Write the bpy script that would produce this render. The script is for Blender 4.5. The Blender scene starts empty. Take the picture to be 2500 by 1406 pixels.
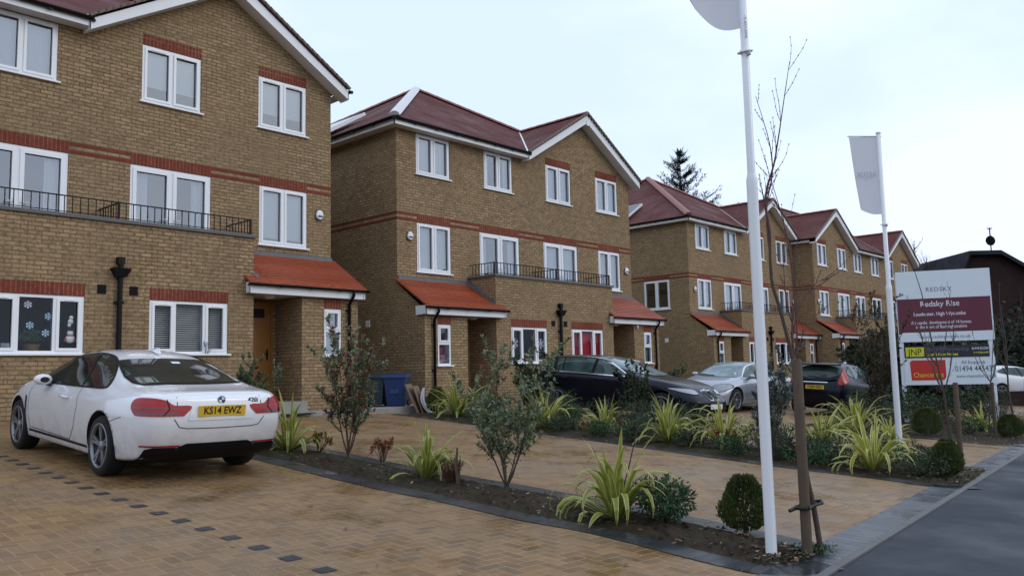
import bpy, bmesh, math, random
from math import sin, cos, pi, radians, sqrt
from mathutils import Vector, Matrix
from mathutils.bvhtree import BVHTree
sc = bpy.context.scene
C = sc.collection

# ------------------------------------------------------------------ camera
cam_d = bpy.data.cameras.new('camera'); cam = bpy.data.objects.new('camera', cam_d); C.objects.link(cam)
cam_d.sensor_width = 36; cam_d.lens = 2033.47 / 2500 * 36
cam_d.clip_start = 0.05; cam_d.clip_end = 2000
_r = Vector((0.67820853, -0.73452293, -0.02256649)); _u = Vector((-0.05965305, -0.08563444, 0.99453922)); _f = Vector((0.73244433, 0.67315882, 0.10189454))
M = Matrix.Identity(4)
for i in range(3):
    M[i][0] = _r[i]; M[i][1] = _u[i]; M[i][2] = -_f[i]
cam.matrix_world = M
sc.camera = cam
# ------------------------------------------------------------------ sky and sun (overcast winter day)
SUN_EL, SUN_AZ = radians(32), radians(150)
w = bpy.data.worlds.new('World'); sc.world = w; w.use_nodes = True
nt = w.node_tree; N = nt.nodes; L = nt.links; N.clear()
out = N.new('ShaderNodeOutputWorld'); bg = N.new('ShaderNodeBackground'); bg2 = N.new('ShaderNodeBackground'); add = N.new('ShaderNodeAddShader')
sky = N.new('ShaderNodeTexSky'); sky.sky_type = 'NISHITA'; sky.sun_disc = False; sky.sun_elevation = SUN_EL; sky.sun_rotation = SUN_AZ; sky.dust_density = 6; sky.air_density = 1.5
bg.inputs[1].default_value = 0.012; L.new(sky.outputs[0], bg.inputs[0])
tc = N.new('ShaderNodeTexCoord'); mp = N.new('ShaderNodeMapping'); mp.inputs['Scale'].default_value = (1, 1, 2.2)
nz = N.new('ShaderNodeTexNoise'); nz.inputs['Scale'].default_value = 2.3; nz.inputs['Detail'].default_value = 5; nz.inputs['Roughness'].default_value = .5
cr = N.new('ShaderNodeValToRGB'); cr.color_ramp.elements[0].position = .40; cr.color_ramp.elements[1].position = .60
cr.color_ramp.elements[0].color = (.74, .90, 1.13, 1); cr.color_ramp.elements[1].color = (.93, 1.04, 1.27, 1)
L.new(tc.outputs['Generated'], mp.inputs[0]); L.new(mp.outputs[0], nz.inputs['Vector']); L.new(nz.outputs['Fac'], cr.inputs[0])
sx = N.new('ShaderNodeSeparateXYZ'); L.new(tc.outputs['Generated'], sx.inputs[0])
mr = N.new('ShaderNodeMapRange'); mr.inputs['From Min'].default_value = -.05; mr.inputs['From Max'].default_value = .05; mr.inputs['To Min'].default_value = .25; mr.inputs['To Max'].default_value = 1
L.new(sx.outputs[2], mr.inputs[0]); L.new(cr.outputs[0], bg2.inputs[0]); L.new(mr.outputs[0], bg2.inputs[1])
L.new(bg.outputs[0], add.inputs[0]); L.new(bg2.outputs[0], add.inputs[1]); L.new(add.outputs[0], out.inputs[0])
sd = bpy.data.lights.new('sun', 'SUN'); sd.energy = .5; sd.angle = radians(25); sd.color = (1, .97, .93)
so = bpy.data.objects.new('sun', sd); C.objects.link(so)
so.rotation_euler = (pi / 2 - SUN_EL, 0, pi - SUN_AZ)
sc.view_settings.view_transform = 'Standard'; sc.view_settings.look = 'None'; sc.view_settings.exposure = 0; sc.view_settings.gamma = 1
sc.view_settings.use_curve_mapping = False
try:
    sc.cycles.max_bounces = 6; sc.cycles.diffuse_bounces = 3; sc.cycles.glossy_bounces = 3; sc.cycles.transparent_max_bounces = 12; sc.cycles.transmission_bounces = 4
    sc.cycles.caustics_reflective = False; sc.cycles.caustics_refractive = False
except Exception: pass

# ------------------------------------------------------------------ materials
class NT:
    def __init__(s, name):
        s.m = bpy.data.materials.new(name); s.m.use_nodes = True; s.nt = s.m.node_tree; s.N = s.nt.nodes; s.L = s.nt.links
        s.b = s.N['Principled BSDF']
    def n(s, t, **k):
        x = s.N.new(t)
        for a, v in k.items(): setattr(x, a, v)
        return x
    def l(s, a, b): s.L.new(a, b)
    def set(s, **k):
        for a, v in k.items():
            a = {'spec': 'Specular IOR Level', 'rough': 'Roughness', 'color': 'Base Color', 'metal': 'Metallic', 'coat': 'Coat Weight', 'coatr': 'Coat Roughness'}[a]
            if a == 'Base Color' and len(v) == 3: v = (*v, 1)
            s.b.inputs[a].default_value = v
        return s
    def mix(s, f, a, b, bt='MIX'):
        x = s.n('ShaderNodeMix', data_type='RGBA', blend_type=bt)
        for sock, v in ((x.inputs[0], f), (x.inputs[6], a), (x.inputs[7], b)):
            if hasattr(v, 'links') or isinstance(v, bpy.types.NodeSocket): s.l(v, sock)
            elif isinstance(v, tuple): sock.default_value = (*v, 1) if len(v) == 3 else v
            else: sock.default_value = v
        return x.outputs[2]
    def noise(s, scale, detail=3, rough=.5, vec=None, dim=None):
        x = s.n('ShaderNodeTexNoise'); x.inputs['Scale'].default_value = scale; x.inputs['Detail'].default_value = detail; x.inputs['Roughness'].default_value = rough
        if vec is None: vec = s.pos()
        s.l(vec, x.inputs['Vector']); return x.outputs['Fac']
    def ramp(s, f, a, b, p0=.3, p1=.7):
        x = s.n('ShaderNodeMapRange'); x.inputs['From Min'].default_value = p0; x.inputs['From Max'].default_value = p1; x.inputs['To Min'].default_value = a; x.inputs['To Max'].default_value = b
        s.l(f, x.inputs[0]); return x.outputs[0]
    def pos(s): return s.n('ShaderNodeNewGeometry').outputs['Position']
    def uv(s): return s.n('ShaderNodeTexCoord').outputs['UV']
    def bump(s, h, strength=.3, dist=.01):
        x = s.n('ShaderNodeBump'); x.inputs['Strength'].default_value = strength; x.inputs['Distance'].default_value = dist
        s.l(h, x.inputs['Height']); s.l(x.outputs[0], s.b.inputs['Normal'])
    def col(s, c): s.l(c, s.b.inputs['Base Color'])
    def rough(s, c): s.l(c, s.b.inputs['Roughness'])
MT = {}
def simple(name, color, rough=.6, metal=0, var=.12, scale=6, coat=0, spec=.5, coatr=.1):
    t = NT(name); t.set(rough=rough, metal=metal, coat=coat, spec=spec, coatr=coatr)
    f = t.noise(scale, 4, .6)
    t.col(t.mix(f, tuple(c * (1 - var) for c in color), tuple(min(1, c * (1 + var)) for c in color)))
    MT[name] = t.m; return t
def brickmat(name, c1, c2, mortar, bw, bh, ms=.008, offset=.5, rough=.85, bump=.5, smudge=None, vec=None, squash=1):
    t = NT(name); t.set(rough=rough, spec=.12)
    b = t.n('ShaderNodeTexBrick', offset=offset, squash=squash)
    for k, v in (('Scale', 1), ('Mortar Size', ms), ('Mortar Smooth', .3), ('Bias', 0), ('Brick Width', bw), ('Row Height', bh)): b.inputs[k].default_value = v
    b.inputs['Color1'].default_value = (*c1, 1); b.inputs['Color2'].default_value = (*c2, 1); b.inputs['Mortar'].default_value = (*mortar, 1)
    t.l(t.uv(), b.inputs['Vector'])
    c = b.outputs['Color']
    f = t.noise(1.1, 5, .6); c = t.mix(t.ramp(f, .0, .6), c, tuple(x * .68 for x in c1)); c = t.mix(t.ramp(t.noise(.45, 6, .68), 0, .6, .46, .62), c, tuple(x * .5 for x in c1))
    f2 = t.noise(14, 4, .65); c = t.mix(t.ramp(f2, .75, 0, .34, .52), c, smudge or tuple(x * .5 for x in c1))
    f3 = t.noise(60, 2, .5); c = t.mix(t.ramp(f3, 0, .25), c, tuple(min(1, x * 1.5) for x in c2))
    t.col(c)
    inv = t.n('ShaderNodeMath', operation='SUBTRACT'); inv.inputs[0].default_value = 1; t.l(b.outputs['Fac'], inv.inputs[1])
    ad = t.n('ShaderNodeMath', operation='MULTIPLY_ADD'); ad.inputs[1].default_value = .35; t.l(f3, ad.inputs[0]); t.l(inv.outputs[0], ad.inputs[2])
    t.bump(ad.outputs[0], bump, .008)
    MT[name] = t.m; return t
brickmat('brick', (.45, .315, .178), (.26, .172, .092), (.06, .042, .025), .225, .075, .0095, smudge=(.085, .07, .05), bump=.8)
brickmat('red_brick', (.25, .065, .04), (.16, .042, .03), (.16, .09, .06), .225, .075, .006)
brickmat('soldier_brick', (.25, .065, .04), (.15, .04, .028), (.36, .20, .14), .075, .4, .009, offset=0)
brickmat('dark_brick', (.040, .022, .020), (.026, .017, .017), (.07, .05, .045), .225, .075, .008)
def roofmat(name, c1, c2, rough, gauge=.11, tw=.165, bump=.7, wet=.35, ms=.006):
    t = brickmat(name, c1, c2, tuple(x * .25 for x in c1), tw, gauge, ms, rough=rough, bump=bump)
    t.set(spec=.10 if wet == 0 else .3, coat=wet, coatr=.3)
    # each course rises to its lower edge
    s = t.n('ShaderNodeSeparateXYZ'); t.l(t.uv(), s.inputs[0])
    m = t.n('ShaderNodeMath', operation='DIVIDE'); m.inputs[1].default_value = gauge; t.l(s.outputs[1], m.inputs[0])
    fr = t.n('ShaderNodeMath', operation='FRACT'); t.l(m.outputs[0], fr.inputs[0])
    iv = t.n('ShaderNodeMath', operation='SUBTRACT'); iv.inputs[0].default_value = 1; t.l(fr.outputs[0], iv.inputs[1])
    t.bump(iv.outputs[0], bump, .03); t.rough(t.ramp(t.noise(.9, 5, .6), rough - .22, rough + .15)); return t
roofmat('roof_tile', (.155, .047, .038), (.088, .029, .026), .75, wet=0, gauge=.115, tw=.2, bump=.9, ms=.012)
roofmat('porch_tile', (.46, .10, .036), (.31, .064, .025), .42, gauge=.1, tw=.6, wet=.15, ms=.018)
roofmat('grey_roof', (.030, .030, .036), (.02, .02, .026), .8, wet=0)
simple('ridge_tile', (.26, .075, .055), .5, coat=.08, scale=9, coatr=.3)
simple('ridge_glare', (.50, .42, .42), .25, coat=.6, scale=3, coatr=.2)  # pale copy of the ridge tile, wet sky glare painted into the colour
simple('upvc', (.80, .81, .83), .28, var=.03, scale=2)
simple('fascia', (.76, .77, .79), .4, var=.06, scale=3)
simple('lead', (.12, .13, .15), .55, var=.25, scale=8)
simple('coping', (.105, .10, .10), .6, var=.25, scale=5)
simple('black_metal', (.006, .006, .008), .5, var=.2, spec=.2)
simple('black_plastic', (.004, .004, .005), .45, var=.2, spec=.2)
simple('verge', (.17, .125, .10), .8, var=.3, scale=20)
simple('room_shade', (.014, .014, .018), .9)  # near-black colour stands in for the shade of an unlit room
simple('curtain', (.60, .65, .72), .9, var=.1, scale=20)
simple('blind', (.62, .70, .72), .8, var=.03)
simple('cream_blind', (.60, .58, .50), .8, var=.03)
simple('slat', (.75, .70, .62), .6, var=.03)
simple('red_cloth', (.48, .012, .03), .8, var=.2, scale=12)
simple('oak', (.27, .11, .022), .35, var=.3, scale=5, coat=.3)
simple('concrete', (.26, .25, .23), .7, var=.3, scale=6)
simple('white_plastic', (.78, .78, .80), .35, var=.03)
simple('dark_glass', (.02, .022, .03), .06)
simple('purple', (.03, .015, .06), .4)
simple('warm_lamp', (.7, .68, .6), .4)
simple('doormat', (.03, .03, .032), .95, scale=40)
simple('green_plant', (.03, .08, .03), .6, scale=30, var=.4)
simple('terracotta', (.25, .12, .06), .8)
simple('snow_blue', (.45, .66, .78), .6, var=.1)
def glassmat(name, base=.10, tint=(.85, .9, .92), gain=.75):
    t = NT(name); t.N.remove(t.b); o = t.N['Material Output']
    g = t.n('ShaderNodeBsdfGlossy'); g.inputs['Roughness'].default_value = .02; g.inputs['Color'].default_value = (.82, .9, 1, 1)
    tr = t.n('ShaderNodeBsdfTransparent'); tr.inputs[0].default_value = (*tint, 1)
    lw = t.n('ShaderNodeLayerWeight'); lw.inputs[0].default_value = .35
    m = t.n('ShaderNodeMath', operation='MULTIPLY_ADD'); m.inputs[1].default_value = gain; m.inputs[2].default_value = base; t.l(lw.outputs['Fresnel'], m.inputs[0])
    mx = t.n('ShaderNodeMixShader'); t.l(m.outputs[0], mx.inputs[0]); t.l(tr.outputs[0], mx.inputs[1]); t.l(g.outputs[0], mx.inputs[2]); t.l(mx.outputs[0], o.inputs[0])
    bn = t.n('ShaderNodeBump'); bn.inputs['Strength'].default_value = .04; bn.inputs['Distance'].default_value = .02
    t.l(t.noise(.9, 1), bn.inputs['Height']); t.l(bn.outputs[0], g.inputs['Normal'])
    MT[name] = t.m
glassmat('pane', .20); glassmat('pane_clear', .02, gain=.22)

# ------------------------------------------------------------------ mesh builder
class MB:
    def __init__(s): s.v = []; s.f = []; s.mi = []; s.uvs = []; s.m = 0; s.sm = []
    def poly(s, pts, uv=None, smooth=False):
        b = len(s.v); s.v += [tuple(p) for p in pts]; s.f.append(tuple(range(b, b + len(pts)))); s.mi.append(s.m); s.uvs.append(uv); s.sm.append(smooth)
    def mesh(s, vs, fs, smooth=False):
        b = len(s.v); s.v += [tuple(p) for p in vs]
        for f in fs: s.f.append(tuple(i + b for i in f)); s.mi.append(s.m); s.uvs.append(None); s.sm.append(smooth)
    def box(s, x0, x1, y0, y1, z0, z1):
        x0, x1 = min(x0, x1), max(x0, x1); y0, y1 = min(y0, y1), max(y0, y1); z0, z1 = min(z0, z1), max(z0, z1)
        v = [(x0, y0, z0), (x1, y0, z0), (x1, y1, z0), (x0, y1, z0), (x0, y0, z1), (x1, y0, z1), (x1, y1, z1), (x0, y1, z1)]
        s.mesh(v, [(0, 3, 2, 1), (4, 5, 6, 7), (0, 1, 5, 4), (1, 2, 6, 5), (2, 3, 7, 6), (3, 0, 4, 7)]); return s
    def obox(s, a, b, wd, h, up=(0, 0, 1)):
        a = Vector(a); b = Vector(b); d = (b - a).normalized(); upv = Vector(up); sd = d.cross(upv).normalized(); u2 = sd.cross(d)
        v = []
        for p in (a, b):
            for i, j in ((-1, -1), (1, -1), (1, 1), (-1, 1)): v.append(p + sd * i * wd / 2 + u2 * j * h / 2)
        s.mesh(v, [(0, 3, 2, 1), (4, 5, 6, 7), (0, 1, 5, 4), (1, 2, 6, 5), (2, 3, 7, 6), (3, 0, 4, 7)]); return s
    def tube(s, pts, r, n=8, cap=True):
        pts = [Vector(p) for p in pts]; rs = r if isinstance(r, (list, tuple)) else [r] * len(pts); vs = []; fs = []
        prev = None
        for i, p in enumerate(pts):
            d = (pts[min(i + 1, len(pts) - 1)] - pts[max(i - 1, 0)]).normalized()
            if prev is None:
                a = d.cross(Vector((0, 0, 1)));
                if a.length < .1: a = d.cross(Vector((1, 0, 0)))
            else: a = prev - d * prev.dot(d)
            a.normalize(); prev = a; b = d.cross(a)
            for k in range(n):
                t = 2 * pi * k / n; vs.append(p + (a * cos(t) + b * sin(t)) * rs[i])
        for i in range(len(pts) - 1):
            for k in range(n):
                fs.append((i * n + k, i * n + (k + 1) % n, (i + 1) * n + (k + 1) % n, (i + 1) * n + k))
        s.mesh(vs, fs, True)
        if cap:
            e = len(pts) - 1; s.mesh(vs[:n], [tuple(range(n))[::-1]]); s.mesh(vs[e * n:], [tuple(range(n))])
        return s
    def lathe(s, prof, c=(0, 0, 0), n=24, axis='z'):
        vs = []; fs = []
        for r, h in prof:
            for k in range(n):
                t = 2 * pi * k / n; a, b = r * cos(t), r * sin(t)
                vs.append((c[0] + a, c[1] + b, c[2] + h) if axis == 'z' else (c[0] + a, c[1] + h, c[2] + b) if axis == 'y' else (c[0] + h, c[1] + a, c[2] + b))
        for i in range(len(prof) - 1):
            for k in range(n): fs.append((i * n + k, i * n + (k + 1) % n, (i + 1) * n + (k + 1) % n, (i + 1) * n + k))
        s.mesh(vs, fs, True); return s
def obj(name, mb, mats, parent=None, label=None, bevel=0, loc=None):
    me = bpy.data.meshes.new(name)
    me.from_pydata(mb.v, [], mb.f)
    if not isinstance(mats, (list, tuple)): mats = [mats]
    for m in mats: me.materials.append(MT[m] if isinstance(m, str) else m)
    uvl = me.uv_layers.new(name='uv').data
    for p in me.polygons:
        p.material_index = mb.mi[p.index]; p.use_smooth = mb.sm[p.index]
        cu = mb.uvs[p.index]
        if cu is not None:
            for k, li in enumerate(p.loop_indices): uvl[li].uv = cu[k]
            continue
        n = p.normal
        t = Vector((0, 0, 1)).cross(n)
        if t.length < .02: t = Vector((1, 0, 0))
        t.normalize()
        if abs(t.x) > .5 and t.x < 0 or abs(t.x) <= .5 and t.y < 0: t = -t
        b = n.cross(t)
        if b.z < -.001 or (abs(n.z) > .98 and b.y < 0): b = -b
        for li in p.loop_indices:
            co = me.vertices[me.loops[li].vertex_index].co
            uvl[li].uv = (co.dot(t), co.dot(b))
    o = bpy.data.objects.new(name, me); C.objects.link(o)
    if parent is not None: o.parent = parent
    if loc is not None: o.location = loc
    if label: o['label'] = label
    if bevel:
        bv = o.modifiers.new('bevel', 'BEVEL'); bv.width = bevel; bv.segments = 2; bv.limit_method = 'ANGLE'; bv.angle_limit = radians(40)
    return o
def tag(o, label, cat, group=None, kind=None):
    o['label'] = label; o['category'] = cat
    if group: o['group'] = group
    if kind: o['kind'] = kind
    return o
def struct(o): o['kind'] = 'structure'; return o
def empty(name, loc=(0, 0, 0), rz=0, label=None, cat=None, group=None, scale=1):
    o = bpy.data.objects.new(name, None); C.objects.link(o); o.location = loc; o.rotation_euler = (0, 0, rz); o.scale = (scale,) * 3; o.empty_display_size = .2
    if label: tag(o, label, cat, group)
    return o
def copy_thing(root, loc, rz, scale=1, label=None):
    r = root.copy(); C.objects.link(r); r.location = loc; r.rotation_euler = (0, 0, rz); r.scale = (scale,) * 3
    if label: r['label'] = label
    for ch in list(root.children):
        c = ch.copy(); C.objects.link(c); c.parent = r
        for g in ch.children:
            d = g.copy(); C.objects.link(d); d.parent = c
    return r
def H(x, y): return -1.48 - .012 * max(-60, min(x, 60)) - .010 * max(0, min(x, 24) - 6) + .0564 * max(-8, min(y, 16.5))
def text_mesh(txt, size, mat, parent, name='lettering', loc=(0, 0, 0), rot=(0, 0, 0), depth=.001, align='CENTER', sx=1, bold=0, space=1, shear=0):
    cu = bpy.data.curves.new(name, 'FONT'); cu.body = txt; cu.size = size; cu.extrude = depth; cu.align_x = align; cu.align_y = 'CENTER'; cu.offset = bold; cu.space_character = space; cu.resolution_u = 3; cu.shear = shear
    t = bpy.data.objects.new(name, cu); C.objects.link(t)
    dg = bpy.context.evaluated_depsgraph_get(); me = bpy.data.meshes.new_from_object(t.evaluated_get(dg)); bpy.data.objects.remove(t)
    for v in me.vertices: v.co.x *= sx
    me.materials.clear(); me.materials.append(MT[mat])
    o = bpy.data.objects.new(name, me); C.objects.link(o); o.parent = parent; o.location = loc; o.rotation_euler = rot
    return o
# ================================================================== houses
SET = .045   # window set-back in its opening
def wall_grid(mb, rects, x0, x1, z0, z1, y, depth=.10):
    xs = sorted({x0, x1, *[r[0] for r in rects], *[r[1] for r in rects]}); zs = sorted({z0, z1, *[r[2] for r in rects], *[r[3] for r in rects]})
    for i in range(len(xs) - 1):
        for j in range(len(zs) - 1):
            cx = (xs[i] + xs[i + 1]) / 2; cz = (zs[j] + zs[j + 1]) / 2
            if any(r[0] < cx < r[1] and r[2] < cz < r[3] for r in rects): continue
            mb.poly([(xs[i], y, zs[j]), (xs[i + 1], y, zs[j]), (xs[i + 1], y, zs[j + 1]), (xs[i], y, zs[j + 1])])
    for a, b, c, d in rects:
        mb.poly([(a, y, c), (a, y, d), (a, y + depth, d), (a, y + depth, c)]); mb.poly([(b, y, c), (b, y + depth, c), (b, y + depth, d), (b, y, d)])
        mb.poly([(a, y, d), (b, y, d), (b, y + depth, d), (a, y + depth, d)]); mb.poly([(a, y, c), (a, y + depth, c), (b, y + depth, c), (b, y, c)])
rnd = random.Random(5)
def window(root, x0, x1, z0, z1, y, kind='two', fill='curtain', sill=True, name='window', label=None, clear=False, openr=False, room='room_shade'):
    """frame mesh > pane, sill, blind or curtain, added near-black box painting the shade of the room; local x along the facade, y into the house"""
    f = MB(); yf = y + SET; g = .004
    x0 += g; x1 -= g; z0 += g; z1 -= g; t = .05
    def ring(a, b, c, d, t, ya, yb):
        f.box(a, a + t, ya, yb, c, d); f.box(b - t, b, ya, yb, c, d); f.box(a + t, b - t, ya, yb, c, c + t); f.box(a + t, b - t, ya, yb, d - t, d)
    ring(x0, x1, z0, z1, t, yf - .03, yf + .05)
    lights = []
    W = x1 - x0
    if kind in ('two', 'french'): cuts = [x0 + t, (x0 + x1) / 2, x1 - t]
    elif kind == 'three': cuts = [x0 + t, x0 + W * .31, x0 + W * .69, x1 - t]
    else: cuts = [x0 + t, x1 - t]
    if kind == 'transom':
        zm = z0 + (z1 - z0) * .54
        f.box(x0 + t, x1 - t, yf - .028, yf + .05, zm - .035, zm + .035)
        ring(x0 + t, x1 - t, zm + .035, z1 - t, .045, yf - .045, yf + .03)
        lights = [(x0 + t, x1 - t, z0 + t, zm - .035), (x0 + t + .045, x1 - t - .045, zm + .08, z1 - t - .045)]
    else:
        for i in range(len(cuts) - 1):
            a, b = cuts[i], cuts[i + 1]
            if i: a += .028
            if i < len(cuts) - 2: b -= .028; f.box(b, b + .056, yf - .028, yf + .05, z0 + t, z1 - t)
            fixed = kind == 'three' and i == 1
            if fixed: lights.append((a, b, z0 + t, z1 - t))
            else:
                q = .075 if kind == 'french' else .048
                off = -.012 if (openr and i == 1) else 0
                ring(a, b, z0 + t, z1 - t, q, yf - .048 + off, yf + .03); lights.append((a + q, b - q, z0 + t + q, z1 - t - q))
                if kind in ('two', 'three'): f.box(a + .12, b - .12, yf - .058, yf - .0485, z1 - t - .032, z1 - t - .012)
    o = obj(name, f, 'upvc', root, label)
    p = MB()
    for a, b, c, d in lights: p.poly([(a, yf + .01, c), (b, yf + .01, c), (b, yf + .01, d), (a, yf + .01, d)])
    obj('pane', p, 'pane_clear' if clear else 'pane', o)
    gk = MB()
    for a, b, c, d in lights:   # dark rubber gasket round each light
        gk.m = 0
        for (q0, q1, q2, q3) in ((a, a + .008, c, d), (b - .008, b, c, d), (a + .008, b - .008, c, c + .008), (a + .008, b - .008, d - .008, d)):
            gk.box(q0, q1, yf + .002, yf + .008, q2, q3)
    obj('gasket', gk, 'black_plastic', o)
    if sill:
        s = MB(); s.box(x0 - .06, x1 + .06, y - .055, yf + .02, z0 - .032, z0 + .004); obj('sill', s, 'upvc', o, bevel=.005)
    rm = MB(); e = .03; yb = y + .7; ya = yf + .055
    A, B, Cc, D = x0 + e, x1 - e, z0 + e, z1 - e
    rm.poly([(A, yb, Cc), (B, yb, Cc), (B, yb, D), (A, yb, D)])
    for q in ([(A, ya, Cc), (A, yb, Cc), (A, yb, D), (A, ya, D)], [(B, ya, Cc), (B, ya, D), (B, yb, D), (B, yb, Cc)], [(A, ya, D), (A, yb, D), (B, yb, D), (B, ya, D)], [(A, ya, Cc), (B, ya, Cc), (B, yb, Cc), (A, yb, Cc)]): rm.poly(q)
    obj('shade_box', rm, room, o)  # added shallow box, room shade put into its near-black colour
    yc = yf + .10
    def cloth(a, b, c, d, mat, nm, wav=.012, n=None):
        m = MB(); n = n or max(6, int((b - a) / .03)); ph = rnd.random() * 6
        for i in range(n):
            u0 = a + (b - a) * i / n; u1 = a + (b - a) * (i + 1) / n
            fy = lambda u: yc + wav * sin(u * 46 + ph) + wav * .7 * sin(u * 23 + ph * 2)
            m.poly([(u0, fy(u0), c), (u1, fy(u1), c), (u1, fy(u1), d), (u0, fy(u0), d)], smooth=True)
        obj(nm, m, mat, o)
    if fill == 'curtain': cloth(A, B, Cc, D, 'curtain', 'net_curtain')
    elif fill == 'side_curtains':
        cloth(A, A + W * .22, Cc, D, 'curtain', 'curtain', .02); cloth(B - W * .2, B, Cc, D, 'curtain', 'curtain', .02)
    elif fill and fill.startswith('blind'):
        fr = float(fill[5:] or .7); m = MB()
        for a, b, c, d in lights: m.box(a - .02, b + .02, yc - .02, yc - .014, d - (d - c) * fr, d + .03)
        obj('roller_blind', m, 'blind', o)
    elif fill == 'cream': 
        m = MB(); m.box(A, B, yc, yc + .006, Cc, D); obj('roller_blind', m, 'cream_blind', o)
    elif fill == 'red':
        cloth(A, B, Cc, D, 'red_cloth', 'red_curtain', .015)
    elif fill == 'redlow':
        m = MB(); m.box(A, B, yc, yc + .01, Cc, Cc + (D - Cc) * .45); obj('red_curtain', m, 'red_cloth', o)
    elif fill == 'slats':
        m = MB(); k = 0; z = D - .02
        while z > Cc:
            m.poly([(A, yc - .012, z), (B, yc - .012, z), (B, yc + .012, z + .016), (A, yc + .012, z + .016)]); z -= .042
        obj('venetian_blind', m, 'slat', o)
    return o
def lintel(root, x0, x1, z, y, h=.225):
    m = MB(); m.box(x0, x1, y - .004, y + .02, z, z + h); obj('brick_lintel', m, 'soldier_brick', root)
def ridge(root, a, b, mat='ridge_tile', r=.115, name='ridge_tiles'):
    m = MB(); a = Vector(a); b = Vector(b); n = max(1, int((b - a).length / .4)); d = (b - a) / n; u = d.normalized(); sd = u.cross(Vector((0, 0, 1))).normalized(); up = sd.cross(u)
    for i in range(n):
        p, q = a + d * i, a + d * (i + 1.06); vs = []
        for P, rr in ((p, r * .94), (q, r * 1.04)):
            for k in range(9):
                t = pi * k / 8; vs.append(P + sd * rr * cos(t) + up * (rr * .8 * sin(t) - .02))
        m.mesh(vs, [(k, k + 1, k + 10, k + 9) for k in range(8)], True)
        m.mesh([vs[9 + k] for k in range(9)], [tuple(range(9))]); m.mesh([vs[k] for k in range(9)], [tuple(range(9))[::-1]])
    obj(name, m, mat, root)
def gutter(root, a, b, axis='x', r=.06):
    m = MB(); a = Vector(a); b = Vector(b); d = (b - a).normalized(); sd = d.cross(Vector((0, 0, 1))).normalized()
    for k in range(6):
        t0, t1 = pi + pi * k / 6, pi + pi * (k + 1) / 6
        q = [(cos(t) * r * sd + Vector((0, 0, sin(t) * r))) for t in (t0, t1)]
        m.poly([a + q[0], b + q[0], b + q[1], a + q[1]], smooth=True)
        q = [x * .9 for x in q]; m.poly([a + q[0], a + q[1], b + q[1], b + q[0]], smooth=True)
    L_ = (b - a).length; n = int(L_ / .9) + 1
    for i in range(n + 1):
        p = a + d * (L_ * i / n); m.box(p.x - .03, p.x + .03, p.y - .03, p.y + .03, p.z - r * 1.25, p.z - r * .6)
    for e in (a, b): m.poly([e + cos(pi + pi * k / 6) * r * sd + Vector((0, 0, sin(pi + pi * k / 6) * r)) for k in range(7)])
    obj('gutter', m, 'black_plastic', root)
TP = .613
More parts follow.
